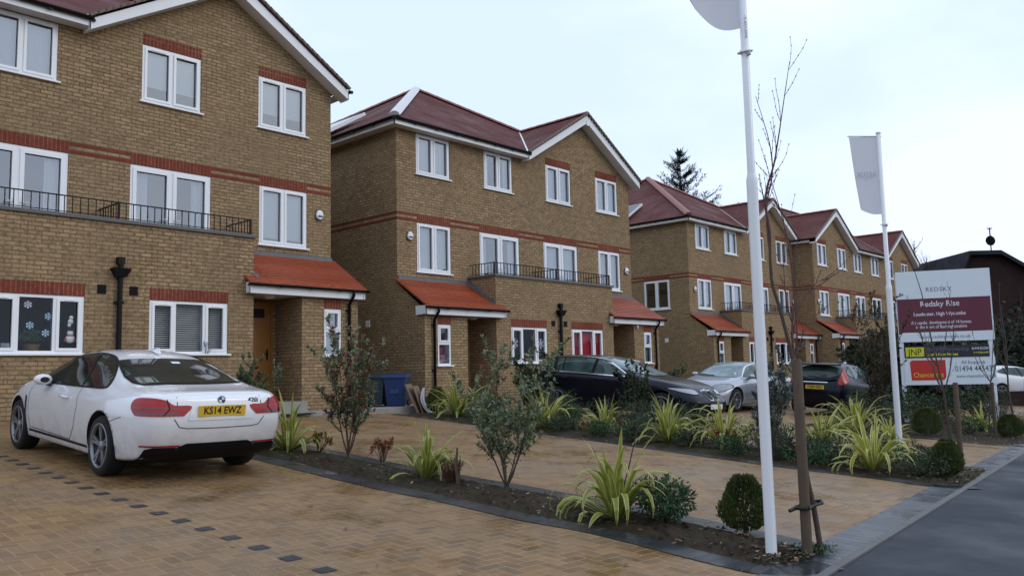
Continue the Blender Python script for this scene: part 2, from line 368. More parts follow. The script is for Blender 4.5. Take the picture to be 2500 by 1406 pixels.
def porch(root, dz, xa, xb, px0, px1, wx0, wx1, left, fill, W, lamp=True, detail=True):
    """pillar px0..px1 with small window, recess on the other side; roof from xa..xb"""
    yf = -1.06
    m = MB(); wall_grid(m, [(wx0, wx1, .24, 1.294)], px0, px1, -1.6, 1.62, yf)
    s0, s1 = (px0, px1)
    for x, fl in ((px0, 0), (px1, 1)):   # side walls of the store
        q = [(x, yf, -1.6), (x, -.0, -1.6), (x, 0, 2.42), (x, -1.0, 1.70), (x, yf, 1.62)]
        m.poly(q if not fl else q[::-1])
    obj('porch_wall', m, 'brick', root)
    window(root, wx0, wx1, .24, 1.294, yf, 'transom', fill)
    lintel(root, wx0, wx1, 1.297, yf)
    r = MB(); z0, z1, y0 = 1.76, 2.56, -1.27
    r.poly([(xa, y0, z0), (xb, y0, z0), (xb, -.005, z1), (xa, -.005, z1)]); r.poly([(xa, y0, z0 - .04), (xa, -.005, z1 - .04), (xb, -.005, z1 - .04), (xb, y0, z0 - .04)])
    r.poly([(xa, y0, z0 - .04), (xb, y0, z0 - .04), (xb, y0, z0), (xa, y0, z0)]); r.poly([(xa, y0, z0), (xa, -.005, z1), (xa, -.005, z1 - .04), (xa, y0, z0 - .04)]); r.poly([(xb, y0, z0 - .04), (xb, -.005, z1 - .04), (xb, -.005, z1), (xb, y0, z0)])
    n = 13   # raised course edges
    for i in range(n):
        t = i / n; y = y0 + (0 - y0) * t; z = z0 + (z1 - z0) * t
        r.obox((xa, y + .006, z + .008), (xb, y + .006, z + .008), .03, .014, (0, -.53, .85))
    po = obj('porch_roof', r, 'porch_tile', root)
    fl = MB(); fl.box(xa + .1 if left else xa, xb if left else xb - .1, -.06, .0, z1 - .05, z1 + .05)
    # stepped flashing where the roof meets the projecting block
    bx = 2.63 if left else W - 2.65
    sx_ = -1 if left else 1
    for i in range(8):
        t = i / 8; y = -1.05 + 1.05 * t; z = z0 + .14 + (z1 - z0 - .1) * t
        fl.box(bx - .008 if left else bx, bx if left else bx + .008, y, y + .15, z - .06, z + .10)
    if left: fl.poly([(bx, -1.1, z0 + .1), (bx - .13, -1.1, z0 + .125), (bx - .13, 0, z1 + .02), (bx, 0, z1 + .02)])
    else: fl.poly([(bx, -1.1, z0 + .1), (bx + .13, -1.1, z0 + .125), (bx + .13, 0, z1 + .02), (bx, 0, z1 + .02)])
    obj('flashing', fl, 'lead', po)
    fc = MB(); fc.box(xa + .03, xb - .03, y0 + .05, y0 + .075, 1.53, 1.72); fc.box(xa + .03, xb - .03, y0 + .075, yf, 1.53, 1.545)
    for x in (xa + .03, xb - .055): fc.box(x, x + .025, y0 + .02, -.8 if x < 1 and left or x > W - 1 and not left else yf, 1.53, 1.76)
    fo = obj('fascia', fc, 'fascia', po, bevel=.003)
    gutter(po, (xa - .02, y0 - .02, z0 - .03), (xb + .04, y0 - .02, z0 - .03), r=.05)
    px = .28 if left else W - .28
    d = MB(); d.tube([(px, y0 - .02, 1.70), (px, y0 - .02, 1.60), (px, y0 + .06, 1.50), (px, yf - .06, 1.40), (px, yf - .06, -1.4)], .036, 8)
    for z in (1.25, .1, -.6): d.box(px - .06, px + .06, yf - .06, yf, z, z + .04)
    obj('downpipe', d, 'black_plastic', root)
    # recess: ceiling, back wall with door
    rx0, rx1 = (px1, 2.63) if left else (W - 2.65, px0)
    c = MB(); c.box(rx0, rx1, y0 + .08, 0, 1.55, 1.6); obj('porch_ceiling', c, 'fascia', po)
    if lamp:
        lm = MB(); cx = (rx0 + rx1) / 2; lm.lathe([(.0, -.075), (.08, -.07), (.125, -.045), (.14, 0)], (cx, -.7, 1.549), 16); obj('porch_lamp', lm, 'warm_lamp', po)
    dx0, dx1 = rx0 + .10, rx1 - .10
    dr = MB(); dr.box(dx0 + .055, dx1 - .055, -.035, -.004, -.70, 1.40)
    dr.box(dx0 + .2, dx1 - .2, -.042, -.035, -.5, -.42)
    do = obj('front_door', dr, 'oak', root)
    fr = MB(); fr.box(dx0, dx0 + .055, -.06, -.002, -.70, 1.46); fr.box(dx1 - .055, dx1, -.06, -.002, -.70, 1.46); fr.box(dx0 + .055, dx1 - .055, -.06, -.002, 1.40, 1.46)
    obj('door_frame', fr, 'oak', do)
    hd = MB(); hx = dx1 - .13 if not left else dx0 + .13; hd.box(hx - .018, hx + .018, -.05, -.036, .18, .42); hd.tube([(hx, -.05, .32), (hx, -.09, .32), (hx + (-.1 if not left else .1), -.09, .32)], .009, 6)
    lx = (dx0 + dx1) / 2; hd.box(lx - .13, lx + .13, -.05, -.036, .0, .04)
    obj('door_handle', hd, 'black_metal', do)
    dp = MB(); dp.box(dx0 + .2, dx1 - .2, -.038, -.0355, 1.12, 1.32); obj('door_glass', dp, 'dark_glass', do)
    st = MB(); st.box(rx0 + .01, rx1 - .01, -1.3, -.002, -1.3, -.72); obj('door_step', st, 'concrete', root)
def alarm(root, x, z, y=0):
    m = MB(); m.box(x - .085, x + .085, y - .035, y, z - .10, z + .13); o = obj('alarm_box', m, 'purple', root, bevel=.03)
    m = MB(); m.mesh(*disc_ell(x, y - .036, z + .02, .095, .115, .05)); obj('alarm_cover', m, 'white_plastic', o)
    m = MB(); m.box(x - .06, x + .06, y - .092, y - .075, z - .035, z + .005); obj('alarm_badge', m, 'purple', o)
def disc_ell(cx, y, cz, rx, rz, dep, n=20):
    vs = []; fs = []
    for i, (s, d) in enumerate(((1, 0), (1, .6), (.85, .95), (.5, 1), (.02, 1))):
        for k in range(n): vs.append((cx + rx * s * cos(2 * pi * k / n), y - dep * d, cz + rz * s * sin(2 * pi * k / n)))
    for i in range(4):
        for k in range(n): fs.append((i * n + k, i * n + (k + 1) % n, (i + 1) * n + (k + 1) % n, (i + 1) * n + k))
    return vs, fs
def building(name, label, X0, Y0, dz, W=10.75, gables=(False, True), tops=None, firsts=None, grounds=None, block=(2.63, 8.10), porches=('L', 'R'), alarms=(), side=None, gx=None, hipmat='ridge_glare', seed=1, fills=None, porchfill=('curtain', 'curtain'), strings=None):
    root = empty(name, (X0, Y0, dz), 0, label, 'house')
    ST = 4.12
    D = 10.75
    # ---- walls
    m = MB(); rects = [(a, b, c, d) for a, b, c, d, *_ in tops] + [(a, b, c, d) for a, b, c, d, *_ in firsts]
    wall_grid(m, rects, 0, W, -1.6, 6.66, 0)
    sr = [side] if side else []
    if side:
        t = MB(); wall_grid(t, [side], 0, D, -1.6, 6.66, 0)
        for f in t.f: m.poly([(t.v[i][1], t.v[i][0], t.v[i][2]) for i in f][::-1])
    else: m.poly([(0, 0, -1.6), (0, 0, 6.66), (0, D, 6.66), (0, D, -1.6)])
    m.poly([(W, 0, -1.6), (W, D, -1.6), (W, D, 6.66), (W, 0, 6.66)]); m.poly([(0, D, -1.6), (0, D, 6.66), (W, D, 6.66), (W, D, -1.6)])
    gw = 3.03
    zr = 6.8 + TP * gw
    if gables[1]: g = W - 2.73; m.poly([(g - 2.9, 0, 6.66), (W, 0, 6.66), (W, 0, zr - .22 - TP * 2.73), (g, 0, zr - .22), (g - 2.9, 0, zr - .22 - TP * 2.9)])
    if gables[0]: g = 2.73; m.poly([(0, 0, 6.66), (g + 2.9, 0, 6.66), (g + 2.9, 0, zr - .22 - TP * 2.9), (g, 0, zr - .22), (0, 0, zr - .22 - TP * 2.73)])
    obj('wall', m, 'brick', root)
    # ---- string courses and lintels
    s = MB(); fl = sorted([(a, b) for a, b, *_ in firsts])
    x = 0
    segs = []
    for a, b in fl: segs.append((x, a)); x = b
    segs.append((x, W))
    for a, b in segs:
        for z in (ST + .002, ST + .152): s.box(a + .0006, b - .0006, -.0045, .02, z, z + .071)
    for z in (ST + .002, ST + .152):
        if side:
            q_ = MB(); q_.box(-.0045, .02, .001, side[0], z, z + .071); obj('string_course', q_, 'red_brick', root); q_ = MB(); q_.box(-.0045, .02, side[1], D, z, z + .071); obj('string_course', q_, 'red_brick', root)
        else: s.box(-.0045, .02, .001, D, z, z + .071)
        s.box(W - .02, W + .0045, .001, D, z, z + .071)
    obj('string_course', s, 'red_brick', root)
    for a, b, c, d, *_ in firsts: lintel(root, a, b, ST, 0)
    for i, (a, b, c, d, kd, fi, li) in enumerate(tops):
        window(root, a, b, c, d, 0, kd, fi, openr=(i == 2))
        if li: lintel(root, a, b, d + .003, 0)
    for a, b, c, d, kd, fi, li in firsts:
        o = window(root, a, b, c, d, 0, kd, fi, sill=(kd != 'french'), name='french_door' if kd == 'french' else 'window')
        if kd == 'french':
            h = MB(); cx = (a + b) / 2
            for sg in (-1, 1):
                h.box(cx + sg * .065 - .014, cx + sg * .065 + .014, -.018, -.004, c + .9, c + 1.12); h.tube([(cx + sg * .065, -.018, c + 1.04), (cx + sg * .065, -.05, c + 1.04), (cx + sg * .18, -.05, c + 1.04)], .008, 6)
            obj('door_handle', h, 'white_plastic', o)
    if side:
        w_ = window(root, side[0], side[1], side[2], side[3], 0, 'two', None); w_.rotation_euler = (0, 0, -pi / 2)
        # rotate so the window faces -x: local x -> +y needs a mirror, window is symmetric
        w_.location = (0, side[0] + side[1], 0)
        t = MB(); t.box(-.004, .02, side[0], side[1], side[3] + .003, side[3] + .228); obj('brick_lintel', t, 'soldier_brick', root)
    # ---- projecting ground-floor block with balcony
    b0, b1 = block; yb = -1.05
    m = MB(); gr = [(a, b, .28, 1.30) for a, b, _ in grounds]
    wall_grid(m, gr, b0, b1, -1.6, 2.69, yb)
    m.poly([(b0, yb, -1.6), (b0, yb, 2.69), (b0, 0, 2.69), (b0, 0, -1.6)]); m.poly([(b1, yb, -1.6), (b1, 0, -1.6), (b1, 0, 2.69), (b1, yb, 2.69)])
    m.poly([(b0 + .2, yb + .2, 2.02), (b1 - .2, yb + .2, 2.02), (b1 - .2, 0, 2.02), (b0 + .2, 0, 2.02)])
    for q in ([(b0 + .2, yb + .2, 2.0), (b0 + .2, yb + .2, 2.69), (b1 - .2, yb + .2, 2.69), (b1 - .2, yb + .2, 2.0)],): m.poly(q)
    obj('bay_wall', m, 'brick', root)
    cp = MB(); cp.box(b0 - .05, b1 + .05, yb - .05, yb + .24, 2.69, 2.76)
    cp.box(b0 - .05, b0 + .22, yb + .24, -.004, 2.69, 2.76); cp.box(b1 - .22, b1 + .05, yb + .24, -.004, 2.69, 2.76)
    obj('coping', cp, 'coping', root, bevel=.008)
    rl = MB(); ry = yb + .08; zt = 3.10; zb = 2.80
    rl.box(b0 + .03, b1 - .03, ry - .012, ry + .012, zt - .02, zt); rl.box(b0 + .03, b1 - .03, ry - .008, ry + .008, zb, zb + .012)
    n = int((b1 - b0) / .135)
    for i in range(n + 1):
        x = b0 + .04 + (b1 - b0 - .08) * i / n; rl.box(x - .007, x + .007, ry - .007, ry + .007, 2.762, zt - .02)
    mid = (b0 + b1) / 2
    for x in (b0 + .04, mid, b1 - .04):
        rl.box(x - .012, x + .012, ry + .012, -.01, zt - .02, zt); rl.box(x - .008, x + .008, ry + .01, -.01, zb, zb + .012)
        for k in range(1, 8):
            y = ry + (0 - ry) * k / 8; rl.box(x - .007, x + .007, y - .007, y + .007, 2.762 if x != mid else 2.1, zt - .02)
        rl.box(x - .018, x + .018, ry - .018, ry + .018, 2.762, zt + .005)
    obj('balcony_railing', rl, 'black_metal', root)
    for i, (a, b, fi) in enumerate(grounds):
        window(root, a, b, .28, 1.30, yb, 'three', fi, clear=True)
        lintel(root, a, b, 1.303, yb)
    # rainwater hopper and pipe
    cx = mid; m = MB(); y = yb
    m.box(cx - .06, cx + .06, y - .12, y, 1.92, 2.05); m.tube([(cx, y - .08, 2.0), (cx, y - .08, 1.82)], .05, 8)
    vs = [(cx - .17, y - .17, 1.84), (cx + .17, y - .17, 1.84), (cx + .17, y - .002, 1.84), (cx - .17, y - .002, 1.84), (cx - .09, y - .13, 1.68), (cx + .09, y - .13, 1.68), (cx + .09, y - .002, 1.68), (cx - .09, y - .002, 1.68)]
    m.mesh(vs, [(0, 1, 2, 3), (7, 6, 5, 4), (0, 4, 5, 1), (1, 5, 6, 2), (2, 6, 7, 3), (3, 7, 4, 0)])
    m.tube([(cx, y - .065, 1.7), (cx, y - .065, -1.4)], .045, 10)
    for z in (1.2, .3): m.box(cx - .08, cx + .08, y - .065, y, z, z + .04)
    obj('rainwater_pipe', m, 'black_plastic', root)
    for k, x in enumerate((cx - .30, cx + .27)):
        m = MB(); m.box(x - .075, x + .075, y - .02, y, 1.37, 1.53)
        for j in range(5): m.obox((x - .07, y - .024, 1.39 + j * .03), (x + .07, y - .024, 1.39 + j * .03), .012, .006, (0, -.5, .8))
        obj('air_vent', m, 'black_plastic', root)
    if 'L' in porches: porch(root, dz, -.10, 2.86, 0, 1.505, .445, .91, True, porchfill[0], W)
    if 'R' in porches: porch(root, dz, W - 2.86, W + .10, W - 1.49, W, W - .915, W - .455, False, porchfill[1], W)
    for x, z in alarms: alarm(root, x, z)
    for y_, z_ in ((1.25, 1.42),):
        m = MB(); m.box(-.015, 0, y_ - .09, y_ + .09, z_ - .09, z_ + .09)
        for j in range(5): m.box(-.02, -.015, y_ - .08, y_ + .08, z_ - .075 + j * .032, z_ - .06 + j * .032)
        obj('wall_vent', m, 'fascia', root)
    # ---- roof
    E_ = 6.8; h = W / 2 + .3; hd = D / 2 + .3
    k = min(h, hd)
    pkL = (k - .3, k - .3, E_ + TP * k); pkR = (W + .3 - k, k - .3, E_ + TP * k)
    bkL = (-.3, D + .3, E_); bkR = (W + .3, D + .3, E_)
    r = MB(); zr = E_ + TP * gw
    fp = []
    gl, grr = -.3 + gw, W + .3 - gw
    vy = gw - .3
    if gables[0]: fp += [(gl, vy, zr), (gl + gw, -.3, E_)]
    else: fp += [(-.3, -.3, E_)]
    if gables[1]: fp += [(grr - gw, -.3, E_), (grr, vy, zr)]
    else: fp += [(W + .3, -.3, E_)]
    fp += [pkR] + ([pkL] if W > D + .1 else [])
    r.poly(fp)
    lp = [pkL, bkL, (-.3, -.3, E_)] + ([(gl, -.3, zr), (gl, vy, zr)] if gables[0] else [])
    r.poly(lp)
    rp = [pkR] + ([(grr, vy, zr), (grr, -.3, zr)] if gables[1] else []) + [(W + .3, -.3, E_), bkR]
    r.poly(rp)
    bpk = [(k - .3, D + .3 - k, E_ + TP * k)] if abs(h - hd) < .2 or W > D else [pkL]
    r.poly([bkR, bkL, pkL] + ([pkR] if W > D + .1 else []))
    if gables[0]: r.poly([(gl, -.3, zr), (gl + gw, -.3, E_), (gl, vy, zr)])
    if gables[1]: r.poly([(grr, -.3, zr), (grr, vy, zr), (grr - gw, -.3, E_)])
    ro = obj('roof', r, 'roof_tile', root)
    # soffit, fascia, gutters
    f = MB()
    fx0 = gl + gw if gables[0] else -.3; fx1 = grr - gw if gables[1] else W + .3
    f.box(fx0, fx1, -.30, -.275, E_ - .20, E_ - .03); f.box(-.274 if not gables[0] else fx0, W + .274 if not gables[1] else fx1, -.274, -.0, E_ - .195, E_ - .185)
    obj('fascia', f, 'fascia', ro)
    f = MB(); f.box(-.30, -.275, -.30, D + .3, E_ - .20, E_ - .03); f.box(-.275, 0, .001, D + .3, E_ - .195, E_ - .185); obj('fascia', f, 'fascia', ro)
    f = MB(); f.box(W + .275, W + .30, -.30, D + .3, E_ - .20, E_ - .03); f.box(W, W + .275, .001, D + .3, E_ - .195, E_ - .185); obj('fascia', f, 'fascia', ro)
    gutter(ro, (fx0 - .05, -.35, E_ - .035), (fx1 + .06, -.35, E_ - .035))
    gutter(ro, (-.36, D + .3, E_ - .035), (-.36, -.36, E_ - .035)); gutter(ro, (W + .36, -.36, E_ - .035), (W + .36, D + .3, E_ - .035))
    for i, gg in enumerate(gables):
        if not gg: continue
        gc = gl if i == 0 else grr
        bb = MB(); vg = MB()
        for sg in (-1, 1):
            a = Vector((gc, -.33, zr - .07)); e = Vector((gc + sg * gw, -.33, E_ - .07))
            hgt = .26
            q = [a, e, e - Vector((0, 0, hgt - .05)), a - Vector((0, 0, hgt))]
            if sg > 0: q = q[::-1]
            bb.poly(q[::-1]); bb.poly([p + Vector((0, .022, 0)) for p in q])
            bb.poly([q[2], q[3], q[3] + Vector((0, .33, 0)), q[2] + Vector((0, .33, 0))] if sg < 0 else [q[0], q[1], q[1] + Vector((0, .33, 0)), q[0] + Vector((0, .33, 0))])
            bb.box(e.x - .02 if sg > 0 else e.x - .0, e.x if sg > 0 else e.x + .02, -.33, -.0, E_ - .28, E_ - .07)
            n = 22
            for k2 in range(n):
                p0 = a.lerp(e, k2 / n) + Vector((0, -.03, .085)); p1 = a.lerp(e, (k2 + 1.1) / n) + Vector((0, -.03, .07))
                vg.obox(p0, p1, .08, .05)
        ap = MB(); ap.box(gc - .05, gc + .05, -.352, -.33, zr - .42, zr - .24)
        bo = obj('barge_board', bb, 'fascia', ro); obj('verge_tiles', vg, 'verge', ro); obj('finial_block', ap, 'fascia', bo)
        ridge(ro, (gc, -.36, zr + .02), (gc, vy, zr + .02), 'ridge_tile', .10)
        va = Vector((gc + (gw if i == 0 else -gw), -.3, E_ + .015)); vb = Vector((gc, vy, zr + .015))
        vm = MB(); sdv = Vector((.07, .07, 0)) if i == 0 else Vector((.07, -.07, 0)); sdv = Vector((.06, 0, 0))
        vm.poly([va - sdv, va + sdv, vb + sdv, vb - sdv]); obj('valley_flashing', vm, 'fascia', ro)
    if not gables[0]: ridge(ro, (-.3, -.3, E_ + .03), Vector(pkL) + Vector((0, 0, .03)), hipmat, .15, 'hip_tiles')
    else: ridge(ro, (gl, vy, zr + .03), Vector(pkL) + Vector((0, 0, .03)))
    if not gables[1]: ridge(ro, (W + .3, -.3, E_ + .03), Vector(pkR) + Vector((0, 0, .03)))
    else: ridge(ro, (grr, vy, zr + .03), Vector(pkR) + Vector((0, 0, .03)))
    ridge(ro, (-.3, D + .3, E_ + .03), Vector(pkL) + Vector((0, 0, .03))); ridge(ro, (W + .3, D + .3, E_ + .03), Vector(pkR) + Vector((0, 0, .03)))
    if W > D + .1: ridge(ro, Vector(pkL) + Vector((0, 0, .03)), Vector(pkR) + Vector((0, 0, .03)))
    # solar panel lying on the side slope
    sp = MB(); n = Vector((-TP, 0, 1)).normalized(); t = Vector((1, 0, TP)).normalized()
    c0 = Vector((.1, 3.2, E_ + .12 + TP * .4))
    c1 = c0 + t * 1.6; sp.mesh([p + q for q in (Vector((0, 0, 0)), n * .09) for p in (c0, c1, c1 + Vector((0, 3.4, 0)), c0 + Vector((0, 3.4, 0)))], [(0, 3, 2, 1), (4, 5, 6, 7), (0, 1, 5, 4), (1, 2, 6, 5), (2, 3, 7, 6), (3, 0, 4, 7)])
    so_ = obj('solar_panel', sp, 'fascia', ro)
    sg_ = MB(); e = n * .095; sg_.poly([c0 + e + t * .04 + Vector((0, .04, 0)), c1 + e - t * .04 + Vector((0, .04, 0)), c1 + e - t * .04 + Vector((0, 3.36, 0)), c0 + e + t * .04 + Vector((0, 3.36, 0))]); obj('panel_glass', sg_, 'dark_glass', so_)
    return root
ftz, fbz = 4.118, 2.773
def T(fills, lint=(0, 0, 1, 1)):
    xs = [(.69, 1.935, 5.455, 6.595), (3.33, 4.55, 5.455, 6.595), (6.15, 7.41, 5.455, 6.655), (8.79, 10.05, 5.455, 6.655)]
    return [(*x, 'two', f, l) for x, f, l in zip(xs, fills, lint)]
def Fi(f): return [(.70, 1.94, fbz, ftz, 'two', f[0], 1), (3.10, 4.80, 2.02, ftz, 'french', f[1], 1), (5.96, 7.67, 2.02, ftz, 'french', f[2], 1), (8.83, 10.08, fbz, ftz, 'two', f[3], 1)]
def Gr(f): return [(3.23, 4.78, f[0]), (5.94, 7.53, f[1])]
B1 = building('brick_house', 'nearest pair of buff brick houses, cut by the left edge, behind the white coupe', .935, 16.643, .233,
    tops=T(('curtain', 'curtain', 'blind.74', 'blind.72')), firsts=Fi(('curtain', 'side_curtains', 'side_curtains', 'blind.93')), grounds=Gr((None, 'slats')), alarms=[(10.40, 3.60)], hipmat='ridge_tile')
B2 = building('brick_house', 'second pair of buff brick houses, behind the dark estate car, with red curtains downstairs', 13.949, 16.901, 0,
    tops=T(('curtain', 'side_curtains', 'curtain', 'curtain')), firsts=Fi(('curtain', 'side_curtains', 'curtain', 'cream')), grounds=Gr((None, 'red')), alarms=[(.42, 3.69), (10.42, 3.5)], porchfill=('redlow', 'curtain'))
B3 = building('brick_house', 'third pair of buff brick houses, behind the tall white flagpole and silver saloon', 31.87, 18.783, -.118,
    tops=T(('curtain', 'curtain', 'curtain', 'curtain')), firsts=Fi(('curtain', 'curtain', 'curtain', 'curtain')), grounds=Gr((None, None)), alarms=[(.42, 3.6), (10.42, 3.5)], side=(1.0, 2.35, 2.80, 4.12), hipmat='ridge_tile')
t4 = [(.6, 1.85), (3.35, 4.6), (5.75, 6.95), (8.5, 9.8), (11.2, 12.45), (14.0, 15.25)]
B4 = building('brick_house', 'farthest brick terrace with two white-edged gables, behind the sign board', 42.75, 17.75, -.1, W=16.3, gables=(True, True),
    tops=[(a, b, 5.455, 6.595 if 5 < a < 10 else 6.65, 'two', 'curtain', not 5 < a < 10) for a, b in t4],
    firsts=[(.6, 1.85, fbz, ftz, 'two', 'curtain', 1), (3.1, 4.8, 2.02, ftz, 'french', 'curtain', 1), (5.7, 7.2, 2.02, ftz, 'french', None, 1), (8.3, 9.9, 2.02, ftz, 'french', None, 1), (11.2, 12.6, 2.02, ftz, 'french', 'curtain', 1), (14.1, 15.35, fbz, ftz, 'two', 'curtain', 1)],
    grounds=[(3.4, 4.95, None), (6.2, 7.8, None), (9.5, 11.0, None)], block=(2.63, 13.6), alarms=[(.35, 3.5)])
# ================================================================== ground
def groundmats():
    t = NT('paving'); t.set(spec=.45)
    def mth(op, a, b=None, c=None):
        x = t.n('ShaderNodeMath', operation=op)
        for i, v in enumerate((a, b, c)):
            if v is None: continue
            if isinstance(v, (int, float)): x.inputs[i].default_value = v
            else: t.l(v, x.inputs[i])
        return x.outputs[0]
    sp = t.n('ShaderNodeSeparateXYZ'); mpn = t.n('ShaderNodeMapping'); mpn.inputs['Rotation'].default_value = (0, 0, radians(3)); mpn.inputs['Scale'].default_value = (10, 10, 10); t.l(t.pos(), mpn.inputs[0]); t.l(mpn.outputs[0], sp.inputs[0])
    px, py = mth('ADD', sp.outputs[0], 400), mth('ADD', sp.outputs[1], 400)
    ix, iy = mth('FLOOR', px), mth('FLOOR', py); fx, fy = mth('FRACT', px), mth('FRACT', py)
    k = mth('FLOORED_MODULO', mth('SUBTRACT', ix, iy), 4)
    is_ = [mth('COMPARE', k, float(q), .25) for q in range(4)]
    hor = mth('ADD', is_[0], is_[1])
    mx_ = mth('MINIMUM', fx, mth('SUBTRACT', 1, fx)); my_ = mth('MINIMUM', fy, mth('SUBTRACT', 1, fy))
    dxh = mth('ADD', mth('MULTIPLY', is_[0], fx), mth('MULTIPLY', is_[1], mth('SUBTRACT', 1, fx)))
    dyv = mth('ADD', mth('MULTIPLY', is_[3], fy), mth('MULTIPLY', is_[2], mth('SUBTRACT', 1, fy)))
    dh = mth('MINIMUM', dxh, my_); dv_ = mth('MINIMUM', mx_, dyv)
    d = mth('ADD', mth('MULTIPLY', hor, dh), mth('MULTIPLY', mth('SUBTRACT', 1, hor), dv_))
    joint = t.ramp(d, 1, 0, .02, .075)
    idx = mth('SUBTRACT', ix, is_[1]); idy = mth('SUBTRACT', iy, is_[2])
    cb = t.n('ShaderNodeCombineXYZ'); t.l(idx, cb.inputs[0]); t.l(idy, cb.inputs[1]); wn = t.n('ShaderNodeTexWhiteNoise', noise_dimensions='2D'); t.l(cb.outputs[0], wn.inputs['Vector']); h = wn.outputs['Value']
    c = t.mix(t.ramp(h, 0, 1, 0, 1), (.17, .088, .026), (.275, .152, .053))
    c = t.mix(t.ramp(h, 0, .6, .92, .94), c, (.08, .052, .032))
    f = t.noise(.5, 5, .6); c = t.mix(t.ramp(f, 0, .45, .42, .62), c, (.20, .145, .10))
    f2 = t.noise(3.3, 5, .65); c = t.mix(t.ramp(f2, 0, .45, .50, .70), c, (.085, .05, .024))
    c = t.mix(mth('MULTIPLY', joint, t.ramp(t.noise(1.1, 4), .35, 1)), c, (.33, .245, .15)); t.col(c)
    t.rough(t.ramp(t.noise(1.3, 6, .62), .2, .7, .38, .6))
    t.bump(mth('ADD', mth('MULTIPLY', joint, -1), mth('MULTIPLY', t.noise(9, 3), .5)), .55, .006); MT['paving'] = t.m
    t = NT('band'); t.set(spec=.5)
    b = t.n('ShaderNodeTexBrick', offset=0)
    for k, v in (('Scale', 1), ('Mortar Size', .009), ('Mortar Smooth', .3), ('Bias', 0), ('Brick Width', .32), ('Row Height', .125)): b.inputs[k].default_value = v
    b.inputs['Color1'].default_value = (.075, .085, .105, 1); b.inputs['Color2'].default_value = (.045, .052, .066, 1); b.inputs['Mortar'].default_value = (.010, .010, .012, 1)
    t.l(t.uv(), b.inputs['Vector']); t.col(t.mix(t.ramp(t.noise(3, 4), 0, .4), b.outputs['Color'], (.09, .085, .08)))
    t.rough(t.ramp(t.noise(2.5, 4), .15, .5)); 
    inv = t.n('ShaderNodeMath', operation='SUBTRACT'); inv.inputs[0].default_value = 1; t.l(b.outputs['Fac'], inv.inputs[1]); t.bump(inv.outputs[0], .6, .006); MT['band'] = t.m
    t = NT('asphalt'); t.set(spec=.5)
    t.col(t.mix(t.ramp(t.noise(1.4, 7, .7), 0, 1), t.mix(t.noise(110, 2), (.006, .008, .014), (.024, .028, .040)), (.018, .024, .036)))
    t.set(spec=.3); t.rough(t.ramp(t.noise(.8, 5, .6), .42, .8)); t.bump(t.noise(120, 3), .6, .006); MT['asphalt'] = t.m
    t = NT('soil'); t.set(rough=.85, spec=.2)
    c = t.mix(t.ramp(t.noise(7, 6, .7), 0, 1), (.022, .016, .010), (.060, .042, .025)); c = t.mix(t.ramp(t.noise(1.7, 4), 0, .5, .5, .65), c, (.045, .055, .02)); t.col(c)
    t.bump(t.noise(45, 5, .7), .9, .03); MT['soil'] = t.m
    t = NT('kerb_stone'); t.set(rough=.6); t.col(t.mix(t.noise(12, 5, .7), (.055, .055, .055), (.14, .14, .135))); t.bump(t.noise(60, 4), .4, .006); MT['kerb_stone'] = t.m
    t = NT('grass_ground'); t.set(rough=.9, spec=.1); t.col(t.mix(t.noise(3, 6, .7), (.03, .04, .015), (.06, .07, .03))); MT['grass_ground'] = t.m
groundmats(); simple('dark_block', (.026, .030, .038), .45, var=.3, spec=.3)
MT['band_dark'] = MT['band'].copy(); _bd = MT['band_dark'].node_tree.nodes
for _n in _bd:
    if _n.type == 'TEX_BRICK': _n.inputs['Color1'].default_value = (.024, .028, .034, 1); _n.inputs['Color2'].default_value = (.013, .015, .019, 1)
    if _n.type == 'BSDF_PRINCIPLED': _n.inputs['Specular IOR Level'].default_value = .3
def sheet(name, pts, mat, dz, sub=None, uvf=None):
    m = MB(); m.poly([(x, y, H(x, y) + dz) for x, y in pts]); return struct(obj(name, m, mat))
# ground sheet follows the slope, reaches the horizon
g = MB(); xs = [-800, -200, -60, -20, 0, 6, 12, 18, 24, 40, 60, 90, 200, 500, 1200]; ys = [-900, -200, -60, -20, -8, 0, 8, 16.5, 30, 60, 150, 400, 1200]
for i in range(len(xs) - 1):
    for j in range(len(ys) - 1): g.poly([(x, y, H(x, y)) for x, y in ((xs[i], ys[j]), (xs[i + 1], ys[j]), (xs[i + 1], ys[j + 1]), (xs[i], ys[j + 1]))])
struct(obj('ground', g, 'grass_ground'))
def K(x): return 1.87 + .0965 * x        # outer edge of the kerb line, along the road
dv = MB(); dx = [-14, 0, 6, 12, 18, 24, 40, 60, 88]
for a, b in zip(dx, dx[1:]): dv.poly([(x, y, H(x, y) + .010) for x, y in ((a, K(a)), (b, K(b)), (b, 16.5), (a, 16.5))])
struct(obj('driveway', dv, 'paving'))
def yz(pts, dz, mat, name):
    m = MB(); m.mesh([(x, y, H(x, y) + dz) for x, y in pts], [tuple(range(len(pts)))]); return struct(obj(name, m, mat))
rd = MB(); dx = [-60, -14, 0, 6, 12, 18, 24, 40, 60, 88]
for a, b in zip(dx, dx[1:]): rd.poly([(x, y, H(x, y) + .006) for x, y in ((a, -8), (b, -8), (b, K(b) - .045), (a, K(a) - .045))])
struct(obj('road', rd, 'asphalt'))
